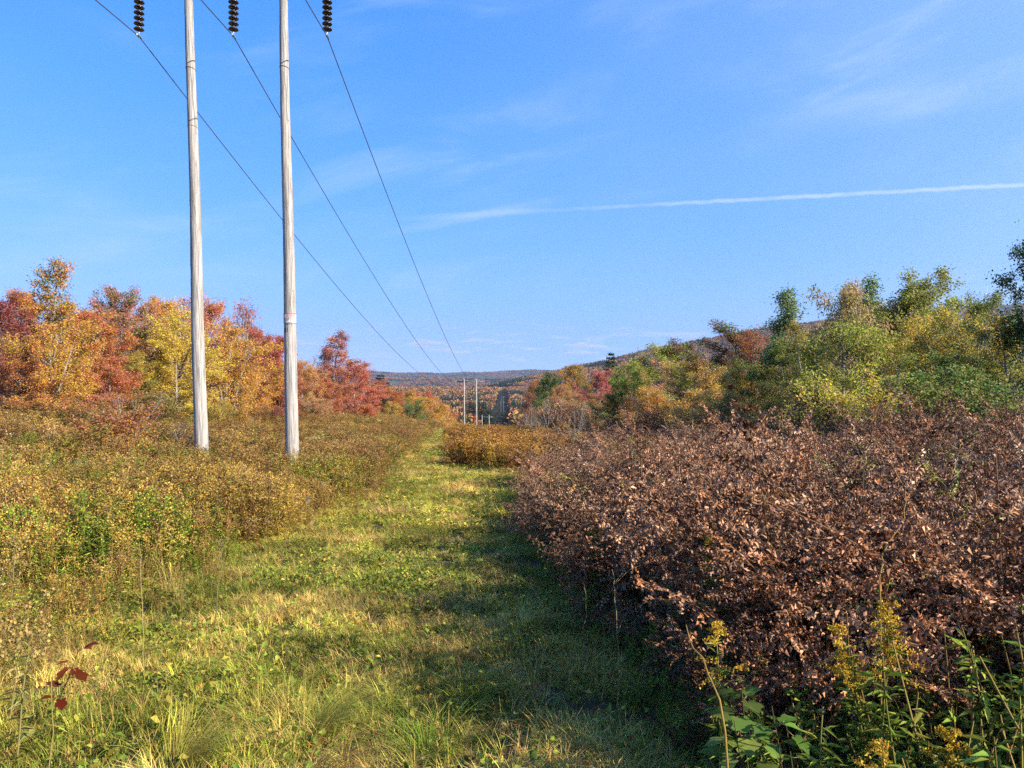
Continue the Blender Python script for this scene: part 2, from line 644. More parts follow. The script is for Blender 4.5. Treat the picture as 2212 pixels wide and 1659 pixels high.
    for name, c, rough, metal in (('porcelain', (.030, .024, .026), .22, 0), ('galvanised', (.42, .43, .45), .45, .8), ('conductor', (.10, .105, .115), .5, .5),
                                  ('dark_timber', (.13, .11, .095), .85, 0), ('sign_white', (.42, .41, .39), .5, 0), ('sign_red', (.50, .030, .035), .5, 0),
                                  ('sign_black', (.02, .02, .025), .6, 0), ('tin_tag', (.30, .31, .33), .5, .5), ('turbine_white', (.62, .63, .66), .5, 0),
                                  ('house_white', (.80, .80, .78), .7, 0), ('house_roof', (.12, .12, .13), .8, 0), ('house_glass', (.05, .06, .08), .2, 0)):
        m, w, out = new_mat(name)
        tc = w.new('ShaderNodeTexCoord')
        n = w.noise(tc.outputs['Object'], 9.0, 3.0, .6)
        cc = w.mix(w.sstep(n, .3, .7), tuple(v * .82 for v in c) + (1,), tuple(min(1, v * 1.1) for v in c) + (1,))
        p = bsdf(w, cc, rough, .5)
        p.inputs['Metallic'].default_value = metal
        w.link(p.outputs[0], out.inputs['Surface'])


make_materials()


# ------------------------------------------------------------------ ground sheet
def build_ground():
    def axis(parts):
        return np.unique(np.concatenate([np.arange(a, b, s) for a, b, s in parts]).round(4))
    xp = axis([(0, 6, .2), (6, 16, .4), (16, 40, 1.2), (40, 120, 5), (120, 600, 24), (600, 3000, 75), (3000, 9001, 250)])
    xs = np.concatenate([-xp[:0:-1], xp])
    ys = axis([(-300, -30, 15), (-30, -6, 2), (-6, 0, .5), (0, 12, .2), (12, 40, .5), (40, 130, 1.5), (130, 300, 5), (300, 1000, 20), (1000, 4000, 40), (4000, 9800, 100)])
    X, Y = np.meshgrid(xs, ys)
    Z = ground_h(X, Y)
    V = np.stack([X, Y, Z], -1).reshape(-1, 3)
    ny, nx = X.shape
    i = (np.arange(ny - 1)[:, None] * nx + np.arange(nx - 1)[None]).ravel()
    F = np.stack([i, i + 1, i + nx + 1, i + nx], 1)
    o = obj('ground', mesh_np('ground', V, F, True), None, MATS['ground'])
    tag(o, 'rough sloping ground of the cleared strip and the valley beyond', 'ground', kind='structure')
    return Z


Zg = build_ground()


# ------------------------------------------------------------------ instancing of uncountable growth
def make_scatter_tree():
    ng = bpy.data.node_groups.new('scatter', 'GeometryNodeTree')
    ng.interface.new_socket('Geometry', in_out='INPUT', socket_type='NodeSocketGeometry')
    ng.interface.new_socket('Templates', in_out='INPUT', socket_type='NodeSocketCollection')
    ng.interface.new_socket('Geometry', in_out='OUTPUT', socket_type='NodeSocketGeometry')
    N = ng.nodes
    gi, go = N.new('NodeGroupInput'), N.new('NodeGroupOutput')
    ci = N.new('GeometryNodeCollectionInfo')
    ci.transform_space = 'ORIGINAL'
    ci.inputs['Separate Children'].default_value = True
    ci.inputs['Reset Children'].default_value = True
    iop = N.new('GeometryNodeInstanceOnPoints')
    iop.inputs['Pick Instance'].default_value = True

    def na(name, typ):
        n = N.new('GeometryNodeInputNamedAttribute')
        n.data_type = typ
        n.inputs['Name'].default_value = name
        return n.outputs['Attribute']
    L = ng.links.new
    L(gi.outputs[0], iop.inputs['Points'])
    L(gi.outputs[1], ci.inputs['Collection'])
    L(ci.outputs[0], iop.inputs['Instance'])
    L(na('pick', 'INT'), iop.inputs['Instance Index'])
    er = N.new('FunctionNodeEulerToRotation')
    L(na('turn', 'FLOAT_VECTOR'), er.inputs[0])
    L(er.outputs[0], iop.inputs['Rotation'])
    L(na('size', 'FLOAT_VECTOR'), iop.inputs['Scale'])
    L(iop.outputs[0], go.inputs[0])
    return ng


SCATTER = make_scatter_tree()


def template_collection(name, meshes, mat):
    c = bpy.data.collections.new(name)
    for i, me in enumerate(meshes):
        if not me.materials:
            me.materials.append(mat)
        o = bpy.data.objects.new('%s_%03d' % (name, i), me)
        c.objects.link(o)
    return c


def scatter(name, label, category, coll, P, turn, size, pick, tint):
    n = len(P)
    me = bpy.data.meshes.new(name)
    me.vertices.add(n)
    me.vertices.foreach_set('co', np.asarray(P, np.float32).ravel())
    for nm, typ, fld, arr in (('turn', 'FLOAT_VECTOR', 'vector', turn), ('size', 'FLOAT_VECTOR', 'vector', size), ('pick', 'INT', 'value', pick)):
        a = me.attributes.new(nm, typ, 'POINT')
        a.data.foreach_set(fld, np.asarray(arr, np.int32 if typ == 'INT' else np.float32).ravel())
    a = me.attributes.new('tint', 'FLOAT_COLOR', 'POINT')
    a.data.foreach_set('color', np.c_[tint, np.ones(n)].astype(np.float32).ravel())
    me.update()
    o = obj(name, me)
    md = o.modifiers.new('scatter', 'NODES')
    md.node_group = SCATTER
    for it in SCATTER.interface.items_tree:
        if it.in_out == 'INPUT' and it.socket_type == 'NodeSocketCollection':
            md[it.identifier] = coll
    tag(o, label, category, kind='stuff')
    return o


def sample(rng, y0, y1, lo, hi, dens, step=1.0):
    """random points between lo(Y) and hi(Y), dens(Y) to the square metre"""
    out = []
    y = y0
    while y < y1:
        s = min(step * max(1, y / 12), y1 - y)
        ym = y + s / 2
        a, b = lo(ym), hi(ym)
        if b > a:
            k = rng.poisson(dens(ym) * (b - a) * s)
            yy = y + rng.random(k) * s
            out.append(np.c_[a + rng.random(k) * (b - a), yy])
        y += s
    return np.concatenate(out) if out else np.zeros((0, 2))


def rand_turn(rng, n, tilt=.12):
    return np.c_[rng.normal(0, tilt, n), rng.normal(0, tilt, n), rng.random(n) * 2 * np.pi]


def wedge_l(Y):
    return -(.70 * max(Y, 0) + 2.2)


def wedge_r(Y):
    return .70 * max(Y, 0) + 2.2


def rdir(rng, n, up=0.0, flat=1.0):
    v = rng.normal(size=(n, 3))
    v[:, 2] = v[:, 2] * flat + up
    return v / (np.linalg.norm(v, axis=1)[:, None] + 1e-9)


# ------------------------------------------------------------------ woods too far off to count
def far_templates():
    rng = np.random.default_rng(11)
    ms = []
    for k in range(5):
        b = MB()
        n = 190
        v = rdir(rng, n)
        v[:, 2] = np.abs(v[:, 2]) * 1.15 - .25
        lump = 1 + .35 * np.sin(v[:, :1] * 5 + k) * np.cos(v[:, 1:2] * 4 + 2 * k)
        P = v * np.array((3.6, 3.6, 5.2)) * lump * (0.78 + .22 * rng.random((n, 1))) + np.array((0, 0, 5.6))
        b.leaves(P, rdir(rng, n, .1), v + rng.normal(0, .5, (n, 3)), 2.6 * rng.uniform(.7, 1.3, n), 2.0 * rng.uniform(.7, 1.3, n),
                 np.clip(rng.normal(1, .22, (n, 1)), .5, 1.6) * np.ones((n, 3)), fold=.1)
        b.tube([(0, 0, -1), (0, 0, 6)], [.28, .15], 4, (.5, .45, .4))
        ms.append(b.mesh('far_crown'))
    for k in range(2):
        b = MB()
        n = 230
        t = rng.random(n) ** .8
        a = rng.random(n) * 6.283
        rr = 2.6 * (1 - t) + .15
        P = np.c_[np.cos(a) * rr * .3, np.sin(a) * rr * .3, t * 13 + 1.5]
        A = np.c_[np.cos(a), np.sin(a), np.full(n, -.25)]
        b.leaves(P, A, np.c_[np.cos(a) * .4, np.sin(a) * .4, np.ones(n)] + rng.normal(0, .3, (n, 3)), rr * 1.15, 1.1, fold=-.1)
        b.tube([(0, 0, -1), (0, 0, 14.5)], [.3, .04], 4, (.5, .45, .4))
        ms.append(b.mesh('far_conifer'))
    return template_collection('far_tree_kinds', ms, MATS['far_tree'])


def build_far_woods():
    rng = np.random.default_rng(21)
    pts = []
    pts.append(sample(rng, 330, 800, lambda y: -.24 * y - 10, lambda y: .08 * y + 10, lambda y: .026, 8))
    pts.append(sample(rng, 800, 2700, lambda y: -.24 * y, lambda y: .12 * y, lambda y: .022, 8))
    pts.append(sample(rng, 1500, 5400, lambda y: .10 * y, lambda y: .78 * y, lambda y: .0115 * (2500 / max(y, 2500)) ** 1.2, 8))
    pts.append(sample(rng, 2700, 9400, lambda y: -.24 * y, lambda y: .10 * y, lambda y: .0085 * (2700 / y) ** 1.6, 8))
    P = np.concatenate(pts)
    X, Y = P.T
    lx = line_x(Y)
    keep = ((X < lx - 20) | (X > lx + 15)) | (Y > 2050)
    # right of the line the crest is the only part in view beyond the trees near by
    keep &= ~((X > 30) & (Y > 900) & (Y < 1500) & (rng.random(len(X)) < .5))
    # fields in the far valley
    keep &= ~((fbm(X, Y, 420.0, 33) > .63) & (Y > 2600) & (X / Y < .1))
    keep &= ~((X / Y > .11) & (ground_h(X, Y) < -.025 * Y))     # the foot of the ridge lies wholly behind the near wood
    X, Y = X[keep], Y[keep]
    n = len(X)
    Z = ground_h(X, Y) - .8
    big = np.clip(Y / 2600.0, 1, 2.2)
    s = rng.uniform(.75, 1.3, n) * big
    pal = np.array([(.34, .165, .075), (.27, .135, .08), (.38, .165, .05), (.22, .135, .09), (.33, .22, .06), (.31, .10, .055), (.19, .14, .06)])
    patch = fbm(X, Y, 160.0, 41)
    ci = np.clip((patch * 7 + rng.normal(0, 1.4, n)), 0, 6).astype(int)
    tint = pal[ci] * rng.uniform(.7, 1.25, (n, 1))
    con = (fbm(X, Y, 130.0, 55) + rng.normal(0, .05, n)) > .585
    con |= (rng.random(n) < .04)
    con |= (X / Y > .2) & (rng.random(n) < .15)
    tint[con] = np.array((.035, .06, .032)) * rng.uniform(.7, 1.3, (con.sum(), 1))
    pick = rng.integers(0, 5, n)
    pick[con] = rng.integers(5, 7, con.sum())
    size = np.c_[s * rng.uniform(.85, 1.2, n), s * rng.uniform(.85, 1.2, n), s / big]
    scatter('distant_forest', 'brown and rust autumn forest covering the valley and hills', 'forest', far_templates(),
            np.c_[X, Y, Z], rand_turn(rng, n, .03), size, pick, tint)
    # brush growing on the cleared strip that climbs the far slope
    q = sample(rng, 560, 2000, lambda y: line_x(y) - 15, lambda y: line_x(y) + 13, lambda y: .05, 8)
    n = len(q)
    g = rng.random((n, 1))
    tint = (np.array((.030, .042, .024)) * g + np.array((.075, .062, .040)) * (1 - g)) * rng.uniform(.7, 1.2, (n, 1))  # own dark green, plus the shade of bordering trees put into the tint
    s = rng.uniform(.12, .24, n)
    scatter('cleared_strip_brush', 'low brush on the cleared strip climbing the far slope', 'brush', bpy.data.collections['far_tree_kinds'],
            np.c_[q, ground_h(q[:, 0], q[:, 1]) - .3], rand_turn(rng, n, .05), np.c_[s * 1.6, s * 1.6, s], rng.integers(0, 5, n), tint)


build_far_woods()


# ------------------------------------------------------------------ line structures
def lathe(b, prof, c=(0, 0, 0), sides=20, col=(1, 1, 1)):
    prof = np.asarray(prof, float)
    th = np.arange(sides) / sides * 2 * np.pi
    V = np.stack([prof[:, 0][:, None] * np.cos(th), prof[:, 0][:, None] * np.sin(th), np.broadcast_to(prof[:, 1][:, None], (len(prof), sides))], -1).reshape(-1, 3)
    F = []
    for i in range(len(prof) - 1):
        for j in range(sides):
            a, d = i * sides + j, i * sides + (j + 1) % sides
            F += [(a, d, d + sides), (a, d + sides, a + sides)]
    b.add(V + np.array(c), F, col)


def pole_axis(base, top, t):
    return base + (top - base) * t


def pole_mesh(H, r0, r1, seed):
    rng = np.random.default_rng(seed)
    b = MB()
    zs = np.linspace(-.8, H, 60)
    sides = 22
    th = np.arange(sides) / sides * 2 * np.pi
    rad = r0 + (r1 - r0) * np.clip(zs / H, 0, 1)
    out = 1 + .02 * np.sin(th[None] * 3 + zs[:, None] * .7) + .014 * rng.normal(size=(60, sides))
    wob = np.c_[.02 * np.sin(zs * .6 + seed), .02 * np.cos(zs * .45)]
    rr = rad[:, None] * out
    V = np.stack([rr * np.cos(th) + wob[:, :1], rr * np.sin(th) + wob[:, 1:], np.broadcast_to(zs[:, None], rr.shape)], -1).reshape(-1, 3)
    F = []
    for i in range(59):
        for j in range(sides):
            a, d = i * sides + j, i * sides + (j + 1) % sides
            F += [(a, d, d + sides), (a, d + sides, a + sides)]
    e = 59 * sides
    F += [(e, e + q, e + q + 1) for q in range(1, sides - 1)]
    b.add(V, F)
    return b.mesh('pole', True)


def text_mesh(name, s, size, width=None):
    cu = bpy.data.curves.new('lettering', 'FONT')
    cu.body = s
    cu.size = size
    cu.align_x, cu.align_y = 'CENTER', 'CENTER'
    o = bpy.data.objects.new('lettering', cu)
    COL.objects.link(o)
    dg = bpy.context.evaluated_depsgraph_get()
    me = bpy.data.meshes.new_from_object(o.evaluated_get(dg))
    bpy.data.objects.remove(o)
    me.name = name
    if width:
        xs = [v.co.x for v in me.vertices]
        k = width / (max(xs) - min(xs))
        for v in me.vertices:
            v.co.x *= k
    return me


def wrap_on_pole(me, rad, ang, z, bow=0):
    """bend flat lettering round an upright cylinder; ang is the angle its middle faces"""
    for v in me.vertices:
        a = ang + v.co.x / rad
        v.co = Vector((rad * math.cos(a), rad * math.sin(a), z + v.co.y))


def h_frame(Y, xs, top_z, arm_z, label, detail, leans=(0, 0)):
    """two wood poles and a crossarm; returns the three hanging points"""
    xc = sum(xs) / 2
    sp = xs[1] - xs[0]
    root = empty('transmission_structure', (xc, Y, gz(xc, Y)))
    tag(root, label, 'utility structure', 'wooden two pole line structures')
    poles = []
    for i, x in enumerate(xs):
        g = gz(x, Y)
        H = top_z - g
        me = pole_mesh(H, .205, .112, 3 + i) if detail else MB_pole(H)
        p = obj('pole', me, root, MATS['weathered_wood'])
        p.location = (x - xc, 0, g - root.location.z)
        p.rotation_euler = (0, math.atan2(leans[i], H), 0)
        poles.append((p, H, x, g))
    lx = (leans[0] + leans[1]) / 2
    b = MB()
    for s in (-.16, .16) if detail else (0,):
        b.box((lx, s, arm_z - root.location.z), (sp * 2 + .5, .09, .24))
    obj('crossarm', b.mesh('crossarm'), root, MATS['dark_timber'])
    for sx in (-1, 1):
        b = MB()
        a = np.array((sx * sp * .5 + lx, .0, arm_z - root.location.z - .85 + .0))
        for e in (-1, 1):
            b.tube([a + (0, -.15, 1.5), a + (e * sp * .38, -.20, .95)], .022, 6)
        obj('brace', b.mesh('brace'), root, MATS['galvanised'])
    hang = [Vector((xc + lx + k * sp, Y, arm_z - .12)) for k in (-1, 0, 1)]
    return root, poles, hang


def MB_pole(H):
    b = MB()
    b.tube([(0, 0, -.5), (0, 0, H * .5), (0, 0, H)], [.21, .165, .12], 10)
    return b.mesh('pole', True)


DISC, CAPM = None, None


def insulator(hang, nd, pitch, label, tilt=0.0):
    global DISC, CAPM
    if DISC is None:
        b = MB()
        lathe(b, [(.035, .062), (.075, .058), (.12, .040), (.146, .008), (.150, -.008), (.142, -.014), (.115, .004), (.09, .0), (.085, -.012), (.06, .004), (.03, -.004), (.02, -.03)], sides=28)
        DISC = b.mesh('disc', True)
        b = MB()
        lathe(b, [(.0, .118), (.022, .116), (.030, .10), (.044, .075), (.050, .058), (.0, .05)], sides=14)
        CAPM = b.mesh('cap', True)
    root = empty('insulator_string', hang)
    root.rotation_euler = (0, tilt, 0)
    tag(root, label, 'insulator', 'hanging insulator strings')
    b = MB()
    b.tube([(0, 0, .02), (0, 0, -.22)], .014, 8)
    th = np.linspace(0, 2 * np.pi, 11)
    b.tube(np.c_[.035 * np.cos(th), 0 * th, .035 * np.sin(th) - .0], .010, 6)
    obj('hanger', b.mesh('hanger'), root, MATS['galvanised'])
    z = -.30
    for k in range(nd):
        dsk = obj('disc', DISC, root, MATS['porcelain'])
        dsk.location = (0, 0, z)
        cp = obj('cap', CAPM, dsk, MATS['galvanised'])
        z -= pitch
    b = MB()
    zb = z + pitch - .03
    b.tube([(0, 0, zb), (0, 0, zb - .14)], .020, 8)
    b.tube([(0, -.17, zb - .185), (0, -.08, zb - .155), (0, 0, zb - .148), (0, .08, zb - .160), (0, .17, zb - .20)], [.018, .034, .040, .034, .018], 8)
    b.box((0, 0, zb - .15), (.05, .06, .10))
    obj('clamp', b.mesh('clamp'), root, MATS['galvanised'])
    return root.matrix_basis @ Vector((0, 0, zb - .17))


def build_line():
    # near structure
    Y = 23.0
    b1, t1 = at(436, 985, Y), at(409, 0, Y)
    b2, t2 = at(632, 985, Y), at(612.5, 0, Y)

    def foot(b, t):
        s = (t.x - b.x) / (t.z - b.z)
        g = gz(b.x, Y)
        return b.x - s * (b.z - g), s
    x1, s1 = foot(b1, t1)
    x2, s2 = foot(b2, t2)
    arm = at(0, -26, Y).z
    top = arm + .75
    H = top + 2
    root, poles, hang = h_frame(Y, (x1, x2), top, arm, 'tall grey weathered twin pole structure standing in the weeds beside the path', True, (s1 * H, s2 * H))
    for i, px in enumerate((301, 504.5, 707)):
        hang[i] = Vector((at(px, 0, Y).x, Y, arm - .12))
    # rings, tags and the warning band on the poles
    for (p, Hh, x, g), rows in zip(poles, ((149, 275), (147,))):
        for k, py in enumerate(rows):
            z = at(x, py, Y).z - g
            r = .205 + (.112 - .205) * z / Hh + .006
            b = MB()
            th = np.linspace(0, 2 * np.pi, 33)
            b.tube(np.c_[r * np.cos(th) + .02 * np.sin(z * .6 + 3), r * np.sin(th) + .02 * np.cos(z * .45), z + .035 * np.cos(th + 2.2)], .007 if k == 0 else .004, 5, cap=False)
            obj('band', b.mesh('band'), p, MATS['dark_timber'])
    p, Hh, x, g = poles[1]
    zt, zb = at(x, 678, Y).z - g, at(x, 700, Y).z - g
    zm = (zt + zb) / 2
    r = .205 + (.112 - .205) * zm / Hh + .010
    face = R(-84)
    cx_, cy_ = .02 * math.sin(zm * .6 + 4), .02 * math.cos(zm * .45)
    b = MB()
    th = np.linspace(face - 1.35, face + 1.35, 25)
    V = np.array([((r + k) * math.cos(a), (r + k) * math.sin(a), z) for z, k in ((zb, 0), (zt, 0), (zt, .004), (zb, .004)) for a in th])
    F = []
    for q in range(3):
        for j in range(24):
            a = q * 25 + j
            F += [(a, a + 1, a + 26), (a, a + 26, a + 25)]
    b.add(V, F)
    sg = obj('warning_sign', b.mesh('warning_sign', True), p, MATS['sign_white'])
    sg.location = (cx_, cy_, 0)
    sg['label'] = 'white warning band with red and black lettering round the pole'
    h = zt - zb
    for s, size, wd, z, mt in (('WARNING', .105, .36, zm + h * .26, 'sign_red'), ('KEEP OFF', .105, .36, zm - h * .10, 'sign_black')):
        me = text_mesh('lettering', s, size, wd)
        wrap_on_pole(me, r + .007, face, z)
        obj('lettering', me, sg, MATS[mt])
    for z0, hh, mt in ((zt - .012, .022, 'sign_red'), (zb + .022, .018, 'sign_black'), (zm + h * .08, .010, 'sign_black')):
        V = np.array([((r + .0065) * math.cos(a), (r + .0065) * math.sin(a), z0 + k) for k in (-hh / 2, hh / 2) for a in th])
        b = MB()
        b.add(V, [f for j in range(24) for f in ((j, j + 1, j + 26), (j, j + 26, j + 25))])
        obj('stripe', b.mesh('stripe', True), sg, MATS[mt])
    me = text_mesh('lettering', '81', .20)
    wrap_on_pole(me, r + .006, face - .55, at(x, 714, Y).z - g)
    t = obj('pole_number', me, p, MATS['sign_black'])
    t.location = (cx_, cy_, 0)

    names = ('beside the first pole at the picture edge', 'between the two tall poles', 'beyond the pole that carries the warning band')
    ends = [[], [], []]
    clamp = []
    for i in range(3):
        clamp.append(insulator(hang[i], 6, .160, 'string of six dark insulator discs hanging ' + names[i], R(1.0) if i == 0 else R(.4)))
    # second structure down the slope
    Y2 = 166.0
    c2 = []
    xs2 = (at(1001.8, 0, Y2).x, at(1028.4, 0, Y2).x)
    r2, p2, h2 = h_frame(Y2, xs2, at(0, 819, Y2).z, at(0, 824.5, Y2).z, 'pale twin pole structure just past the brow at the end of the path', False)
    nm2 = ('first', 'middle', 'last')
    for i in range(3):
        c2.append(insulator(h2[i], 6, .155, 'tiny insulator string, %s of three on the structure past the brow' % nm2[i]))
    Y3 = 290.0
    xs3 = (at(1040.8, 0, Y3).x, at(1056.2, 0, Y3).x)
    r3, p3, h3 = h_frame(Y3, xs3, at(0, 896, Y3).z, at(0, 901, Y3).z, 'short pair of pale poles peeping over the brow', False)
    far = []
    for (px, Yf, lab) in ((1084.6, 1080, 'lower of the two tiny pole pairs in the dark strip across the valley'),
                          (1085.6, 1500, 'upper of the two tiny pole pairs in the dark strip across the valley')):
        xm = line_x(Yf) + 1.0
        xm = at(px, 0, Yf).x
        g = gz(xm, Yf)
        r_, p_, h_ = h_frame(Yf, (xm - 1.9, xm + 1.9), g + 17, g + 16.2, lab, False)
        far.append(h_)
    # conductors
    wires = ('outer conductor wire farthest from the path, sagging down the valley', 'middle conductor wire passing behind the second tall pole',
             'conductor wire nearest the path, sagging down the valley')
    for i in range(3):
        b = MB()
        a, c = clamp[i], c2[i]
        tb = np.linspace(1, 0, 40)
        back = Vector((a.x - .2, -107, a.z + 9.0))
        P = [np.array(a) + (np.array(back) - np.array(a)) * t - np.array((0, 0, 4 * 3.2 * t * (1 - t))) for t in tb]
        tf = np.linspace(0, 1, 90)[1:]
        P += [np.array(a) + (np.array(c) - np.array(a)) * t - np.array((0, 0, 4 * 3.4 * t * (1 - t))) for t in tf]
        d3 = np.array(h3[i]) - np.array((0, 0, 1.5))
        tg = np.linspace(0, 1, 30)[1:]
        P += [np.array(c) + (d3 - np.array(c)) * t - np.array((0, 0, 4 * 3.0 * t * (1 - t))) for t in tg]
        d4 = np.array(far[0][i]) - np.array((0, 0, 1.5))
        P += [d3 + (d4 - d3) * t - np.array((0, 0, 4 * 14 * t * (1 - t))) for t in np.linspace(0, 1, 30)[1:]]
        P = np.array(P)
        b.tube(P, np.interp(P[:, 1], [-107, 10, 60, 166, 300], [.015, .015, .019, .026, .03]), 6)
        w = obj('conductor_wire', b.mesh('conductor_wire', True), None, MATS['conductor'])
        tag(w, wires[i], 'power line', 'power line conductors')


build_line()


# ------------------------------------------------------------------ wind turbines and houses far away
def build_turbines():
    for (px, hub_y, tip, lab) in ((2129, 634.8, 0.12, 'tiny wind turbine standing clear on the ridge'), (2191.5, 632.5, -.10, 'tiny wind turbine half hidden by the dark tree at the edge')):
        Y = 4600.0
        hub = at(px, hub_y, Y)
        g = gz(hub.x, Y)
        root = empty('wind_turbine', (hub.x, Y, g))
        tag(root, lab, 'wind turbine', 'wind turbines on the ridge')
        H = hub.z - g
        b = MB()
        b.tube([(0, 0, -3), (0, 0, H - 2)], [3.4, 2.2], 12)
        obj('tower', b.mesh('tower', True), root, MATS['turbine_white'])
        b = MB()
        b.box((1.0, 0, H), (15, 4.5, 4.8))
        obj('nacelle', b.mesh('nacelle'), root, MATS['turbine_white'])
        b = MB()
        b.tube([(8.5, 0, H), (10, 0, H), (12.5, 0, H)], [2.2, 2.4, .5], 12)
        obj('hub', b.mesh('hub', True), root, MATS['turbine_white'])
        for k in range(3):
            b = MB()
            a = tip + k * 2 * math.pi / 3
            dv = np.array((.06, math.sin(a), math.cos(a)))
            o_ = np.array((10.2, 0, H))
            b.tube([o_ + dv * 1.5, o_ + dv * 8, o_ + dv * 28, o_ + dv * 50], [1.1, 2.2, 1.2, .25], 6)
            obj('blade', b.mesh('blade', True), root, MATS['turbine_white'])


def build_houses():
    for (px, Y, lab) in ((982, 6200, 'white speck of a house high on the far valley side'), (978, 4700, 'white speck of a farmhouse lower in the far valley'),
                         (921, 3000, 'white speck of a house above the red treetops'), (1000, 6600, 'small pale barn below the farthest blue hills')):
        x = at(px, 0, Y).x
        root = empty('house', (x, Y, gz(x, Y) + 6), .3)
        tag(root, lab, 'house', 'houses in the far valley')
        b = MB()
        b.box((0, 0, 3.5), (18, 12, 15))
        obj('wall', b.mesh('wall'), root, MATS['house_white'])
        b = MB()
        V = [(-9.6, -6.8, 10.9), (9.6, -6.8, 10.9), (9.6, 6.8, 10.9), (-9.6, 6.8, 10.9), (-9.6, 0, 15), (9.6, 0, 15)]
        b.add(V, [(0, 1, 5), (0, 5, 4), (2, 3, 4), (2, 4, 5), (0, 4, 3), (1, 2, 5), (0, 3, 2), (0, 2, 1)])
        obj('roof', b.mesh('roof'), root, MATS['house_roof'])
        for k in (-5, 0, 5):
            b = MB()
            b.box((k, -6.05, 6.5), (1.6, .2, 2.4))
            obj('window', b.mesh('window'), root, MATS['house_glass'])


build_turbines()
build_houses()


# ------------------------------------------------------------------ trees
def branch(rng, p0, d, L, n=6, rise=.25, wob=.10):
    pts = [np.array(p0, float)]
    d = np.array(d, float)
    for i in range(n - 1):
        d = d + rng.normal(0, wob, 3) + np.array((0, 0, rise / n))
        d /= np.linalg.norm(d)
        pts.append(pts[-1] + d * L / (n - 1))
    return np.array(pts)


def gen_tree(seed, H, W, cb, kind, nleaf, leaf):
    """kind: oval, conic, column, shrub, sparse, bare, droop; returns trunk mesh, crown mesh"""
    rng = np.random.default_rng(seed)
    wood, crown = MB(), MB()
    nodes, ndir, nwt = [], [], []
    stems = []
    if kind in ('shrub', 'bare_shrub'):
        for k in range(rng.integers(5, 8)):
            a = rng.random() * 6.283
            ln = rng.uniform(.1, .55)
            stems.append(branch(rng, (rng.normal(0, .12), rng.normal(0, .12), -.1), (math.cos(a) * ln, math.sin(a) * ln, 1), H * rng.uniform(.6, 1.0), 9, .2, .06))
        n1, r0 = 7, .012 * H
    else:
        nst = 1 if kind != 'clump' else 3
        for k in range(nst):
            a = rng.random() * 6.283
            ln = .02 if nst == 1 else .16
            stems.append(branch(rng, (rng.normal(0, .15) * (nst > 1), rng.normal(0, .15) * (nst > 1), -.2), (math.cos(a) * ln, math.sin(a) * ln, 1),
                                (H + .2) * (1 if k == 0 else rng.uniform(.75, .95)), 12, .1, .035))
        n1, r0 = (26 if nst == 1 else 15), .0155 * H
        if kind == 'conic':
            n1 = 40
    for st in stems:
        n = len(st)
        wood.tube(st, r0 * (1 - .88 * np.linspace(0, 1, n)), 6)
        ga = rng.random() * 6.283
        for i in range(n1):
            tt = (i + rng.random() * .8) / n1
            t = cb + (0.98 - cb) * tt
            if kind in ('shrub', 'bare_shrub'):
                t = .25 + .73 * tt
            q = t * (n - 1)
            k = min(int(q), n - 2)
            p = st[k] + (st[k + 1] - st[k]) * (q - k)
            ga += 2.4 + rng.normal(0, .5)
            if kind == 'conic':
                env, el = (1 - tt) ** .85 + .06, R(8 + 25 * tt)
            elif kind == 'column':
                env, el = .55 + .45 * math.sin(tt * 2.6), R(48 + 20 * tt)
                env *= (1 - tt) ** .35
            else:
                env = max(.2, (1 - tt) ** .6 * (.55 + 1.1 * tt) / .72)
                el = R(18 + 48 * tt)
            if kind in ('shrub', 'bare_shrub'):
                env *= .55
            L = W * env * rng.uniform(.55, 1.35)
            d = (math.cos(ga) * math.cos(el), math.sin(ga) * math.cos(el), math.sin(el))
            br = branch(rng, p, d, L, 6, .35 if kind != 'conic' else .1, .11)
            bare_tip = rng.random() < .16
            wood.tube(br, max(.006, r0 * .34 * (1 - t * .6)) * np.linspace(1, .25, 6), 4, cap=False)
            n2 = 8 if kind not in ('shrub', 'bare_shrub') else 5
            for j in range(n2):
                s = .2 + .8 * (j + rng.random()) / n2
                q2 = min(s * 5, 4.999)
                k2 = int(q2)
                p2 = br[k2] + (br[k2 + 1] - br[k2]) * (q2 - k2)
                dv = br[k2 + 1] - br[k2]
                dv = dv / np.linalg.norm(dv) + rng.normal(0, .65, 3) * (1, 1, .6)
                dv /= np.linalg.norm(dv)
                L2 = (.36 * L * (1.1 - .5 * s) + .16) * rng.uniform(.6, 1.2)
                tw = branch(rng, p2, dv, L2, 4, .15, .16)
                wood.tube(tw, np.linspace(1, .35, 4) * max(.0035, .0008 * H), 3, cap=False)
                for m in range(1, 4):
                    nodes.append(tw[m])
                    ndir.append(dv)
                    nwt.append((L + .12 * W) * (.04 if bare_tip and s > .55 else 1.0))
            for e in (-1, -2):
                nodes.append(br[e])
                ndir.append(np.array(d))
                nwt.append((L + .12 * W) * (.04 if bare_tip else 1.0))
    trunk = wood.mesh('trunk', True)
    if nleaf == 0:
        return trunk, None
    nodes, ndir = np.array(nodes), np.array(ndir)
    wts = (rng.random(len(nodes)) ** 1.3 + .08) * np.array(nwt)
    idx = rng.choice(len(nodes), nleaf, p=wts / wts.sum())
    sp = .10 * (H / 6) ** .5 + .02
    P = nodes[idx] + rng.normal(0, sp, (nleaf, 3))
    A = ndir[idx] * .6 + rdir(rng, nleaf) + np.array((0, 0, -.35 if kind != 'droop' else -1.4))
    N = rdir(rng, nleaf, .55)
    sz = leaf * rng.uniform(.65, 1.25, nleaf)
    asp = .72 if kind not in ('droop',) else .38
    crown.leaves(P, A, N, sz, sz * asp, lv=rng.random(nleaf), fold=.18, droop=.08)
    return trunk, crown.mesh('crown')


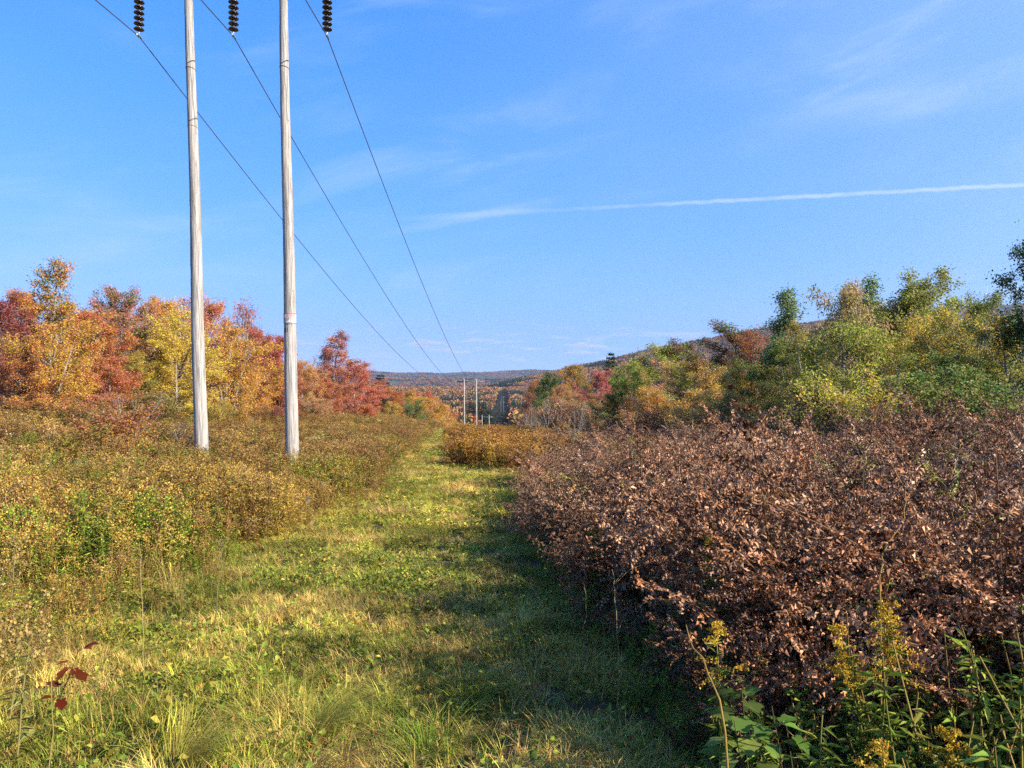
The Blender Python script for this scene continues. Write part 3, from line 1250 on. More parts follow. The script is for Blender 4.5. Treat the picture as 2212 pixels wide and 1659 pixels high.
def gen_pine(seed, H, W):
    rng = np.random.default_rng(seed)
    wood, crown = MB(), MB()
    wood.tube([(0, 0, -.3), (.05, 0, H * .5), (0, 0, H)], [H * .018, H * .012, .02], 7)
    tiers = 17
    PP, AA, NN, LL = [], [], [], []
    for i in range(tiers):
        t = .12 + .87 * i / (tiers - 1)
        nb = 7 if t < .85 else 5
        a0 = rng.random() * 6.28
        for k in range(nb):
            a = a0 + k * 6.283 / nb + rng.normal(0, .15)
            L = W * ((1 - t) ** .8 + .07) * rng.uniform(.65, 1.15)
            z0 = t * H
            br = np.array([(math.cos(a) * L * s, math.sin(a) * L * s, z0 + L * (-.10 * s + .28 * s * s)) for s in np.linspace(0, 1, 5)])
            wood.tube(br, np.linspace(.03, .008, 5) * H / 10, 3, cap=False)
            m = int(46 * (L / W) + 12)
            s = .12 + .88 * rng.random(m) ** .75
            p = np.c_[np.interp(s, np.linspace(0, 1, 5), br[:, 0]), np.interp(s, np.linspace(0, 1, 5), br[:, 1]), np.interp(s, np.linspace(0, 1, 5), br[:, 2])]
            side = rng.normal(0, .75, m)
            dv = np.c_[np.cos(a + side), np.sin(a + side), rng.normal(.05, .25, m)]
            PP.append(p + rng.normal(0, .03 * W, (m, 3)))
            AA.append(dv)
            NN.append(np.c_[rng.normal(0, .4, (m, 2)), np.ones(m)])
            LL.append(np.full(m, .16 * W + .10 * L))
    P, A, N, L = map(np.concatenate, (PP, AA, NN, LL))
    n = len(P)
    crown.leaves(P, A, N, L * rng.uniform(.7, 1.2, n), L * .33, lv=rng.random(n), fold=.2, droop=.1)
    return wood.mesh('trunk', True), crown.mesh('crown')


def build_tree_kinds():
    K = {}
    for i in range(5):
        K['maple%d' % i] = (gen_tree(100 + i, 7.0, 2.4, .10, 'oval', 25000, .088), 7.0, 2.6)
    for i in range(3):
        K['clump%d' % i] = (gen_tree(150 + i, 6.0, 1.9, .06, 'clump', 24000, .080), 6.0, 2.5)
    for i in range(2):
        K['aspen%d' % i] = (gen_tree(200 + i, 7.0, 1.25, .12, 'column', 9500, .085), 7.0, 1.35)
    for i in range(2):
        K['spire%d' % i] = (gen_tree(230 + i, 8.0, 2.3, .08, 'conic', 21000, .085), 8.0, 2.2)
    for i in range(2):
        K['sparse%d' % i] = (gen_tree(250 + i, 7.0, 2.2, .15, 'oval', 4200, .088), 7.0, 2.4)
    for i in range(2):
        K['droop%d' % i] = (gen_tree(270 + i, 6.0, 2.0, .08, 'droop', 11000, .125), 6.0, 2.2)
    for i in range(4):
        K['shrub%d' % i] = (gen_tree(300 + i, 2.6, 1.5, .1, 'shrub', 8500, .062), 2.6, 1.5)
    for i in range(2):
        K['bare%d' % i] = (gen_tree(330 + i, 6.5, 1.7, .25, 'oval', 0, .1), 6.5, 1.9)
    for i in range(2):
        K['twigs%d' % i] = (gen_tree(340 + i, 2.4, 1.2, .1, 'bare_shrub', 0, .1), 2.4, 1.3)
    for i in range(2):
        K['pine%d' % i] = (gen_pine(360 + i, 10.0, 2.6), 10.0, 2.7)
    for key, ((tr, cr), _, _) in list(K.items()):
        me = cr or tr
        co = np.empty(len(me.vertices) * 3, np.float32)
        me.vertices.foreach_get('co', co)
        co = co.reshape(-1, 3)
        K[key] = ((tr, cr), float(np.percentile(co[:, 2], 99.7)), float(np.percentile(np.hypot(co[:, 0], co[:, 1]), 90)))
        tr.materials.append(MATS['bark'])
        if cr:
            cr.materials.append(MATS['tree_leaf'])
    return K


KINDS = build_tree_kinds()
C = dict(crimson=(.30, .042, .050), red=(.42, .075, .045), salmon=(.50, .16, .10), orange=(.50, .205, .050), gold=(.48, .29, .050), yellow=(.52, .39, .060),
         ygreen=(.34, .34, .045), lime=(.30, .36, .06), green=(.10, .15, .035), dkgreen=(.035, .060, .022), maroon=(.19, .060, .055), tan=(.42, .26, .13), brown=(.24, .125, .055),
         aspen=(.17, .23, .10), rust=(.40, .125, .04), pink=(.46, .15, .13), olive=(.20, .19, .045), pine=(.022, .045, .022))
TREE_RNG = np.random.default_rng(77)


def place_tree(name, kind, px, top_y, Y, hw, c1, c2, label, group, category='tree', sink=0.0):
    (tr, cr), H0, W0 = KINDS[kind]
    p = at(px, top_y, Y)
    g = gz(p.x, Y) - sink
    sz = (p.z - g) / H0
    sx = hw / FPX * Y / W0
    sx = min(max(sx, sz * .45), sz * 1.9)
    root = empty(name, (p.x, Y, g), float(TREE_RNG.random() * 6.283))
    root.scale = (sx, sx, sz)
    tag(root, label, category, group)
    t = obj('trunk', tr, root)
    if cr:
        c = obj('crown', cr, root)
        c['tint'] = [min(.82, float(v) * 1.36) for v in C[c1]]
        c['tint_second'] = [min(.82, float(v) * 1.36) for v in C[c2]]
    return root


GL, GR = 'trees of the wood edge behind the poles', 'trees of the wood edge beyond the ferns'
SL, SR = 'shrubs at the foot of the wood behind the poles', 'shrubs between the ferns and the wood'
LEFT = [
    # name, kind, px, top, Y, half width px, tints, label
    ('maple_tree', 'maple0', 5, 632, 35, 70, 'crimson', 'maroon', 'dark crimson tree at the very edge of the picture behind the weeds'),
    ('maple_tree', 'spire0', 108, 566, 37, 80, 'orange', 'green', 'tallest tree behind the poles, orange top over green inner leaves'),
    ('maple_tree', 'clump0', 105, 690, 33, 75, 'gold', 'orange', 'golden tree in front of the tallest orange one'),
    ('maple_tree', 'maple1', 195, 675, 38, 62, 'orange', 'red', 'bright orange tree just right of the tallest tree'),
    ('maple_tree', 'maple2', 275, 620, 42, 58, 'pink', 'green', 'tree with pinkish red top and dark green body'),
    ('maple_tree', 'clump1', 345, 672, 44, 85, 'gold', 'yellow', 'broad golden yellow tree left of the first pole'),
    ('maple_tree', 'sparse0', 405, 632, 47, 48, 'pink', 'orange', 'thin pink topped tree showing just over the first pole base'),
    ('maple_tree', 'maple3', 388, 735, 42, 62, 'yellow', 'gold', 'clear yellow tree directly behind the first pole'),
    ('maple_tree', 'sparse1', 497, 648, 53, 60, 'pink', 'crimson', 'half bare tree with sparse pink leaves between the poles'),
    ('maple_tree', 'clump2', 485, 700, 50, 65, 'gold', 'orange', 'golden orange tree between the poles, left of the crimson one'),
    ('maple_tree', 'maple4', 562, 712, 60, 52, 'crimson', 'red', 'deep crimson tree between the two poles'),
    ('maple_tree', 'maple0', 606, 738, 66, 42, 'red', 'crimson', 'red tree touching the second pole on its near side'),
    ('maple_tree', 'clump0', 535, 785, 54, 55, 'orange', 'gold', 'low orange tree in front of the crimson tree'),
    ('maple_tree', 'spire1', 715, 716, 90, 58, 'maroon', 'salmon', 'pointed layered reddish grey tree standing above its neighbours'),
    ('maple_tree', 'clump1', 668, 778, 80, 48, 'tan', 'orange', 'tan orange tree just past the second pole'),
    ('maple_tree', 'maple2', 760, 784, 98, 58, 'salmon', 'red', 'salmon red rounded tree below the pointed tree'),
    ('maple_tree', 'clump2', 700, 812, 84, 50, 'rust', 'salmon', 'rusty red low tree under the pointed tree'),
    ('pine_tree', 'pine0', 822, 811, 128, 26, 'pine', 'dkgreen', 'single dark green pine rising among red maples'),
    ('maple_tree', 'maple3', 838, 838, 124, 44, 'red', 'orange', 'orange red tree at the foot of the single pine'),
    ('maple_tree', 'maple4', 880, 842, 150, 42, 'gold', 'orange', 'golden orange tree, second past the single pine'),
    ('maple_tree', 'clump0', 886, 862, 140, 32, 'green', 'olive', 'small green tree among the golden ones past the pine'),
    ('maple_tree', 'maple0', 915, 846, 178, 34, 'red', 'salmon', 'red crown peeping above the golden trees past the pine'),
    ('maple_tree', 'maple1', 925, 858, 175, 38, 'orange', 'gold', 'orange tree sloping down towards the path brow'),
    ('maple_tree', 'clump1', 955, 874, 205, 34, 'yellow', 'orange', 'yellow and orange tree near the low end of the row'),
    ('maple_tree', 'maple2', 978, 890, 230, 26, 'red', 'orange', 'last small red tree beside the distant pole structure'),
    ('maple_tree', 'clump2', 965, 900, 190, 30, 'gold', 'yellow', 'low golden bush tree at the end of the row'),
    ('maple_tree', 'clump2', 600, 800, 58, 45, 'crimson', 'rust', 'low dark red tree behind the second pole'),
    ('maple_tree', 'clump0', 30, 740, 32, 60, 'rust', 'maroon', 'rusty low tree below the dark crimson edge tree'),
    ('maple_tree', 'maple1', 230, 770, 36, 65, 'rust', 'salmon', 'rust coloured low tree in front of the pink topped one'),
    ('maple_tree', 'maple4', 300, 760, 40, 60, 'olive', 'gold', 'olive and gold low tree beside the golden yellow one'),
    ('maple_tree', 'maple3', 790, 826, 108, 40, 'salmon', 'red', 'small salmon tree between the rounded red tree and the pine'),
    ('maple_tree', 'maple0', 740, 845, 92, 40, 'red', 'rust', 'low red tree at the foot of the pointed tree'),
    ('maple_tree', 'clump1', 850, 868, 118, 38, 'ygreen', 'orange', 'yellowish green low tree in front of the pine'),
    ('maple_tree', 'maple3', 60, 632, 43, 60, 'rust', 'orange', 'rust tree behind, between the crimson edge tree and the tallest'),
    ('maple_tree', 'maple4', 155, 652, 44, 60, 'orange', 'gold', 'orange tree behind, filling the gap right of the tallest'),
    ('maple_tree', 'maple0', 235, 668, 48, 50, 'rust', 'olive', 'rust and olive tree behind the bright orange one'),
    ('maple_tree', 'maple1', 318, 655, 52, 55, 'orange', 'rust', 'orange rust tree behind the broad golden one'),
    ('maple_tree', 'maple2', 375, 645, 54, 50, 'orange', 'gold', 'orange tree behind, just left of the first pole'),
    ('maple_tree', 'maple3', 450, 650, 58, 52, 'orange', 'pink', 'orange pink tree behind, just right of the first pole'),
    ('maple_tree', 'maple4', 530, 700, 64, 48, 'orange', 'crimson', 'orange crimson tree behind the half bare one'),
    ('maple_tree', 'maple1', 640, 782, 84, 40, 'orange', 'red', 'orange red tree behind the second pole'),
    ('maple_tree', 'maple2', 690, 795, 100, 40, 'salmon', 'orange', 'salmon orange tree behind, left of the pointed tree'),
    ('bare_tree', 'bare0', 520, 655, 56, 45, 'tan', 'tan', 'leafless grey branched tree between the poles'),
    ('bare_tree', 'bare1', 330, 648, 48, 30, 'tan', 'tan', 'leafless twiggy top above the golden yellow tree'),
    ('bare_tree', 'bare1', 668, 765, 88, 26, 'tan', 'tan', 'leafless grey top left of the pointed tree'),
]
SHR_L = [
    ('shrub', 'shrub0', 250, 862, 21, 75, 'rust', 'brown', 'rusty brown open shrub alone in the weeds left of the poles'),
    ('shrub', 'shrub1', 90, 850, 29, 80, 'orange', 'rust', 'orange brown shrub below the golden tree'),
    ('shrub', 'shrub2', 330, 845, 36, 70, 'brown', 'olive', 'dull brown shrub below the yellow tree'),
    ('shrub', 'shrub3', 520, 862, 46, 60, 'orange', 'olive', 'orange and olive shrub between the pole bases'),
    ('shrub', 'shrub0', 590, 868, 50, 40, 'brown', 'crimson', 'dark brown shrub just before the second pole'),
    ('shrub', 'shrub1', 690, 862, 72, 60, 'tan', 'rust', 'tan shrub row end beyond the second pole'),
    ('shrub', 'shrub2', 790, 872, 92, 50, 'red', 'orange', 'red shrub under the salmon trees'),
    ('shrub', 'shrub3', 160, 860, 31, 55, 'olive', 'rust', 'olive shrub between the orange shrub and the lone rusty one'),
    ('shrub', 'shrub2', 20, 868, 28, 60, 'rust', 'maroon', 'reddish shrub at the edge under the crimson tree'),
    ('shrub', 'shrub0', 450, 866, 40, 45, 'olive', 'gold', 'yellow olive shrub right of the first pole'),
    ('shrub', 'shrub1', 940, 905, 120, 40, 'olive', 'gold', 'olive shrub by the path below the golden trees'),
    ('bare_shrub', 'twigs0', 290, 845, 33, 55, 'tan', 'tan', 'grey leafless bush in front of the yellow tree'),
    ('bare_shrub', 'twigs1', 385, 905, 25, 35, 'tan', 'tan', 'pale leafless sapling left of the first pole base'),
]
RIGHT = [
    ('maple_tree', 'maple1', 2258, 500, 15.5, 95, 'dkgreen', 'green', 'tall dark green tree cut off by the picture edge'),
    ('maple_tree', 'clump0', 2185, 690, 17, 110, 'green', 'gold', 'green and gold tree under the tall dark edge tree'),
    ('maple_tree', 'clump1', 2110, 668, 20, 100, 'gold', 'green', 'golden green rounded tree left of the dark edge tree'),
    ('maple_tree', 'maple0', 2005, 582, 25, 95, 'olive', 'ygreen', 'tall loose olive tree with a pointed tip, highest over the ferns'),
    ('aspen_tree', 'aspen0', 1893, 597, 27, 40, 'aspen', 'green', 'slim green tree tip, taller of the close pair'),
    ('aspen_tree', 'aspen1', 1855, 618, 26, 36, 'aspen', 'olive', 'slim green tree tip, shorter of the close pair'),
    ('cherry_tree', 'droop0', 1805, 612, 24, 85, 'tan', 'olive', 'tree with drooping tan leaves at its top'),
    ('cherry_tree', 'droop1', 1830, 690, 20, 110, 'ygreen', 'olive', 'broad yellow green tree with hanging leaves above the ferns'),
    ('aspen_tree', 'aspen1', 1692, 629, 33, 45, 'aspen', 'green', 'pale grey green slim tree before the hill slope'),
    ('maple_tree', 'clump2', 1950, 685, 22, 90, 'gold', 'ygreen', 'golden tree between the broad yellow green one and the edge'),
    ('maple_tree', 'maple2', 1930, 645, 26, 85, 'tan', 'olive', 'tan and olive tree behind the golden one'),
    ('maple_tree', 'maple3', 2060, 760, 18, 105, 'green', 'ygreen', 'dark leafy green bush tree low over the ferns'),
    ('maple_tree', 'maple4', 1565, 698, 42, 95, 'maroon', 'green', 'dark maroon and green tree standing against the hill slope'),
    ('maple_tree', 'clump0', 1640, 722, 40, 62, 'rust', 'maroon', 'rusty tree between the maroon one and the slim tree'),
    ('maple_tree', 'clump1', 1620, 775, 33, 75, 'gold', 'ygreen', 'yellow green and gold tree in front of the maroon tree'),
    ('maple_tree', 'maple0', 1715, 735, 31, 85, 'green', 'olive', 'green and olive tree below the slim grey green one'),
    ('maple_tree', 'clump2', 1700, 800, 25, 85, 'olive', 'gold', 'olive gold low tree behind the ferns'),
    ('maple_tree', 'maple3', 1500, 778, 40, 75, 'gold', 'tan', 'golden tan tree left of the maroon one'),
    ('maple_tree', 'maple1', 1440, 745, 52, 75, 'ygreen', 'olive', 'yellow green tree with olive patches under the hill slope'),
    ('maple_tree', 'clump0', 1385, 772, 58, 55, 'orange', 'pink', 'orange tree left of the yellow green one'),
    ('maple_tree', 'clump1', 1352, 785, 56, 55, 'lime', 'green', 'bright lime green tree in the middle of the slope'),
    ('pine_tree', 'pine1', 1320, 764, 82, 24, 'pine', 'dkgreen', 'dark pine poking up beside the lime green tree'),
    ('maple_tree', 'maple2', 1290, 800, 78, 45, 'crimson', 'pink', 'dull crimson tree left of the dark pine'),
    ('maple_tree', 'clump2', 1222, 830, 90, 32, 'rust', 'tan', 'tan rust column shaped tree before the green ones'),
    ('maple_tree', 'maple3', 1238, 788, 112, 46, 'orange', 'green', 'orange topped green tree at the start of the slope'),
    ('maple_tree', 'maple4', 1190, 806, 140, 40, 'green', 'dkgreen', 'dark green tree next to the distant cut'),
    ('maple_tree', 'maple0', 1162, 822, 165, 32, 'brown', 'rust', 'brown shaded tree nearest the distant cut'),
    ('maple_tree', 'maple1', 1150, 848, 150, 25, 'maroon', 'brown', 'dark shaded low tree beside the distant cut'),
    ('maple_tree', 'clump0', 1275, 850, 64, 50, 'green', 'rust', 'green and rust low tree under the dull crimson one'),
    ('maple_tree', 'clump1', 1430, 838, 38, 70, 'gold', 'rust', 'gold and rust low tree at the back of the ferns'),
    ('maple_tree', 'clump2', 1560, 850, 30, 60, 'olive', 'brown', 'olive brown low tree under the maroon one'),
    ('maple_tree', 'maple2', 1320, 850, 54, 45, 'olive', 'green', 'olive low tree below the bright lime one'),
    ('bare_tree', 'bare0', 1378, 745, 66, 26, 'tan', 'tan', 'leafless pale twigs above the orange tree'),
    ('bare_tree', 'bare1', 1432, 735, 60, 20, 'tan', 'tan', 'leafless thin top above the yellow green tree'),
    ('maple_tree', 'maple4', 2150, 632, 24, 75, 'olive', 'green', 'olive tree behind the golden green one at the edge'),
    ('maple_tree', 'clump0', 1765, 690, 28, 75, 'gold', 'olive', 'gold and olive tree between the slim tree and the hanging leaves'),
]
SHR_R = [
    ('shrub', 'shrub0', 1870, 800, 15.5, 110, 'ygreen', 'gold', 'yellow green shrub rising straight behind the ferns'),
    ('shrub', 'shrub1', 2110, 790, 14, 120, 'green', 'olive', 'leafy green shrub close behind the ferns near the edge'),
    ('shrub', 'shrub2', 1740, 845, 20, 70, 'olive', 'brown', 'olive shrub at the back of the ferns'),
    ('shrub', 'shrub3', 1990, 850, 15, 70, 'rust', 'gold', 'small rust and gold shrub between the two green ones'),
    ('shrub', 'shrub0', 1500, 862, 29, 60, 'gold', 'orange', 'golden shrub behind the ferns below the maroon tree'),
    ('shrub', 'shrub1', 1380, 868, 36, 55, 'rust', 'tan', 'rust coloured shrub at the left end of the ferns'),
    ('shrub', 'shrub2', 1225, 862, 46, 45, 'tan', 'rust', 'tan shrub beside the golden clump of weeds'),
    ('shrub', 'shrub3', 1180, 872, 60, 34, 'brown', 'maroon', 'brown shrub near the distant cut'),
    ('bare_shrub', 'twigs0', 1135, 872, 64, 28, 'tan', 'tan', 'pale leafless bush before the distant cut'),
    ('bare_shrub', 'twigs1', 1182, 866, 44, 36, 'tan', 'tan', 'grey leafless bush beside the golden weeds'),
    ('bare_shrub', 'twigs0', 1225, 858, 34, 40, 'tan', 'tan', 'tall leafless stems left of the rust shrub'),
    ('bare_shrub', 'twigs1', 1940, 790, 18, 70, 'tan', 'tan', 'dark leafless branches inside the trees above the ferns'),
]
for rows, grp, cat in ((LEFT, GL, 'tree'), (SHR_L, SL, 'shrub'), (RIGHT, GR, 'tree'), (SHR_R, SR, 'shrub')):
    for (nm, kd, px, ty, Y, hw, c1, c2, lab) in rows:
        place_tree(nm, kd, px, ty, Y, hw * (1.25 if rows is LEFT else 1.08), c1, c2, lab, grp, cat)
PINE_WORDS = ('outermost on the pole side', 'second from the near pole', 'tallest, in the middle', 'right of the tallest', 'nearest the dark cut', 'front one below the tallest', 'front one beside the first far pole', 'front one nearest the cut')
for k, (px, ty, Y, hw) in enumerate(((1004, 872, 690, 11), (1018, 868, 700, 12), (1033, 866, 705, 13), (1046, 870, 690, 12), (1057, 876, 680, 10), (1027, 880, 640, 12), (1012, 884, 630, 10), (1048, 886, 640, 10))):
    place_tree('pine_tree', 'pine%d' % (k % 2), px, ty, Y, hw, 'pine', 'dkgreen', 'dark valley pine behind the far poles, ' + PINE_WORDS[k], 'dark pines in the valley')


# ------------------------------------------------------------------ grass, weeds and ferns
def tpl_grass(seed, nb, hmin, hmax, wid, spread, cols, bend=(.2, 1.1), segs=3):
    rng = np.random.default_rng(seed)
    b = MB()
    a = rng.random(nb) * 6.283
    r = spread * np.sqrt(rng.random(nb))
    P = np.c_[np.cos(a) * r, np.sin(a) * r, np.full(nb, -.01)]
    da = a + rng.normal(0, .9, nb)
    D = np.c_[np.cos(da), np.sin(da), np.zeros(nb)]
    cols = np.array(cols)
    c = cols[rng.integers(0, len(cols), nb)]
    b.blade(P, D, rng.uniform(hmin, hmax, nb), wid * rng.uniform(.6, 1.3, nb), rng.uniform(bend[0], bend[1], nb), rng, c, segs)
    return b.mesh('grass_tuft')


def stem_leaves(b, rng, st, n, L, W, col, t0=.15, t1=1.0, droop=-.2, jit=.0):
    """lance leaves all along a stem polyline"""
    m = len(st)
    t = t0 + (t1 - t0) * rng.random(n)
    q = t * (m - 1)
    k = np.minimum(q.astype(int), m - 2)
    P = st[k] + (st[k + 1] - st[k]) * (q - k)[:, None]
    a = rng.random(n) * 6.283
    A = np.c_[np.cos(a), np.sin(a), droop + rng.normal(.25, .4, n)]
    N = np.c_[np.cos(a) * -.3, np.sin(a) * -.3, np.ones(n)] + rng.normal(0, .3, (n, 3))
    sz = L * rng.uniform(.6, 1.2, n) * (1.15 - .5 * t)
    c = np.array(col)[rng.integers(0, len(col), n)]
    b.leaves(P + rng.normal(0, jit, (n, 3)), A, N, sz, sz * W, c, rng.random(n), .15, .25)


def tpl_weed(seed, H, nst, nl, L, Wd, leafcol, stemcol, top=None, topcol=None, ntop=30, spread=.12):
    rng = np.random.default_rng(seed)
    b = MB()
    for s in range(nst):
        a = rng.random() * 6.283
        h = H * rng.uniform(.75, 1.08)
        st = branch(rng, (rng.normal(0, spread), rng.normal(0, spread), -.05), (math.cos(a) * .16, math.sin(a) * .16, 1), h, 7, .0, .05)
        b.tube(st, np.linspace(.0055, .002, 7), 3, stemcol, rng.random(), cap=False)
        stem_leaves(b, rng, st, nl, L, Wd, leafcol, .12, .97, -.15, .008)
        e = st[-1]
        if top == 'plume':
            for k in range(5):
                a = rng.random() * 6.283
                br = branch(rng, st[-2] + (e - st[-2]) * rng.random(), (math.cos(a), math.sin(a), .9), rng.uniform(.07, .16), 4, -.5, .1)
                m = ntop // 5
                q = rng.integers(0, 4, m)
                P = br[q] + rng.normal(0, .012, (m, 3))
                b.leaves(P, rdir(rng, m, .5), rdir(rng, m, .4), .024, .016, np.array(topcol)[rng.integers(0, len(topcol), m)], rng.random(m))
        elif top == 'aster':
            for k in range(9):
                a = rng.random() * 6.283
                br = branch(rng, st[-3] + (e - st[-3]) * rng.random(), (math.cos(a), math.sin(a), 1.1), rng.uniform(.10, .22), 4, .3, .1)
                b.tube(br, .0018, 3, stemcol, .4, cap=False)
                m = ntop // 9
                P = br[-1] + rng.normal(0, .022, (m, 3)) * (1, 1, .4)
                b.leaves(P, rdir(rng, m, .3), rdir(rng, m, 1.2), .026, .024, np.array(topcol)[rng.integers(0, len(topcol), m)], rng.random(m))
    return b.mesh('weed')


def frond(b, rng, base, az, L, lean, col, curl=1.0):
    """one dead bracken frond: stipe, arching rachis, pinnae with curled leaflets"""
    n = 12
    t = np.linspace(0, 1, n)
    out = lean * L * (t ** 1.7)
    up = L * (t - .38 * lean * t ** 2.2) * .95
    side = rng.normal(0, .10) * L * t ** 2
    ca, sa = math.cos(az), math.sin(az)
    st = np.c_[base[0] + ca * out - sa * side, base[1] + sa * out + ca * side, base[2] + up]
    b.tube(st, np.linspace(.0036, .0012, n), 3, (.26, .15, .08), rng.random() * .6, cap=False)
    T = np.gradient(st, axis=0)
    T /= np.linalg.norm(T, axis=1)[:, None]
    S = np.array((-sa, ca, 0.0))
    npin = 13
    PP, AA, NN, LL, CC, LV = [], [], [], [], [], []
    for i in range(npin):
        tt = .38 + .60 * i / (npin - 1)
        q = tt * (n - 1)
        k = min(int(q), n - 2)
        p = st[k] + (st[k + 1] - st[k]) * (q - k)
        for sd in (-1, 1):
            if rng.random() < .10:
                continue
            pl = L * .34 * (1 - (tt - .38) / .62) ** .8 * rng.uniform(.7, 1.1) + .03
            m = 5
            d = S * sd + T[k] * rng.uniform(.15, .6) + np.array((0, 0, rng.normal(-.15, .35)))
            pn = branch(rng, p, d, pl, m, -.9 * curl * rng.random(), .22)
            c = np.array(col[rng.integers(0, len(col))]) * rng.uniform(.8, 1.2)
            nl = int(9 + pl * 125)
            s = rng.random(nl)
            qq = s * (m - 1)
            kk = np.minimum(qq.astype(int), m - 2)
            P = pn[kk] + (pn[kk + 1] - pn[kk]) * (qq - kk)[:, None]
            dv = pn[-1] - pn[0]
            dv = dv / (np.linalg.norm(dv) + 1e-9)
            nn = np.cross(dv, T[k])
            A = T[k][None] * rng.choice([-1, 1], nl)[:, None] + dv[None] * .5 + rng.normal(0, .55, (nl, 3))
            PP.append(P)
            AA.append(A)
            NN.append(nn[None] + rng.normal(0, .7, (nl, 3)))
            LL.append((.022 + .030 * pl / L) * (1.15 - .6 * s) * rng.uniform(.7, 1.25, nl))
            CC.append(np.repeat(c[None], nl, 0))
            LV.append(rng.random(nl))
    P, A, N, Ls, Cc, lv = map(np.concatenate, (PP, AA, NN, LL, CC, LV))
    b.leaves(P, A, N, Ls * .70, Ls * .34, Cc, lv, .35, .35)


def tpl_fern(seed, L, nf, col, curl=1.0):
    rng = np.random.default_rng(seed)
    b = MB()
    a0 = rng.random() * 6.283
    for k in range(nf):
        frond(b, rng, (rng.normal(0, .05), rng.normal(0, .05), -.04), a0 + k * 6.283 / nf + rng.normal(0, .4), L * rng.uniform(.75, 1.1), rng.uniform(.15, .72), col, curl)
    return b.mesh('fern')


def tpl_broad(seed, n, r, leaf, cols, h=.06):
    rng = np.random.default_rng(seed)
    b = MB()
    a = rng.random(n) * 6.283
    rr = r * np.sqrt(rng.random(n))
    P = np.c_[np.cos(a) * rr, np.sin(a) * rr, h * rng.random(n)]
    A = np.c_[np.cos(a), np.sin(a), rng.normal(.25, .3, n)]
    N = np.c_[rng.normal(0, .35, (n, 2)), np.ones(n)]
    sz = leaf * rng.uniform(.6, 1.3, n)
    b.leaves(P, A, N, sz, sz * .62, np.array(cols)[rng.integers(0, len(cols), n)], rng.random(n), .12, .15)
    return b.mesh('broad_leaves')


GREEN = [(.150, .215, .035), (.20, .26, .045), (.115, .175, .030), (.27, .29, .06)]
STRAW = [(.42, .33, .15), (.36, .27, .12), (.46, .38, .20)]
MIXG = GREEN + [(.36, .31, .11), (.42, .33, .15)]


def tpl_patch(seed, rad, nb, h, cols, bend, broad=0, bcols=None, dead=0):
    """a hand-sized piece of sward: many little tufts, each leaning its own way"""
    rng = np.random.default_rng(seed)
    b = MB()
    nt = nb // 14
    a = rng.random(nt) * 6.283
    r = rad * np.sqrt(rng.random(nt))
    cols = np.array(cols)
    tc = cols[rng.integers(0, len(cols), nt)] * rng.uniform(.7, 1.3, (nt, 1))
    th = rng.uniform(h[0], h[1], nt)
    lean = rng.random(nt) * 6.283
    i = rng.integers(0, nt, nb)
    P = np.c_[np.cos(a[i]) * r[i], np.sin(a[i]) * r[i], np.full(nb, -.012)] + rng.normal(0, .018, (nb, 3)) * (1, 1, 0)
    da = lean[i] + rng.normal(0, .9, nb)
    D = np.c_[np.cos(da), np.sin(da), np.zeros(nb)]
    c = tc[i] * rng.uniform(.8, 1.2, (nb, 1))
    mixc = rng.random(nb) < .18
    c[mixc] = np.array((.40, .31, .14)) * rng.uniform(.8, 1.2, (mixc.sum(), 1))
    b.blade(P, D, th[i] * rng.uniform(.6, 1.2, nb), .0044 * rng.uniform(.6, 1.3, nb), rng.uniform(bend[0], bend[1], nb), rng, c, 3)
    for n, cc, lf in ((broad, bcols, .042), (dead, [(.20, .10, .045), (.26, .14, .06), (.15, .07, .035), (.30, .19, .06)], .04)):
        if n:
            a2 = rng.random(n) * 6.283
            r2 = rad * np.sqrt(rng.random(n))
            P2 = np.c_[np.cos(a2) * r2, np.sin(a2) * r2, h[1] * .45 * rng.random(n) + .01]
            A2 = rdir(rng, n, .2, .4)
            N2 = np.c_[rng.normal(0, .4, (n, 2)), np.ones(n)]
            sz = lf * rng.uniform(.55, 1.3, n)
            b.leaves(P2, A2, N2, sz, sz * .62, np.array(cc)[rng.integers(0, len(cc), n)], rng.random(n), .12, .15)
    return b.mesh('grass_patch')


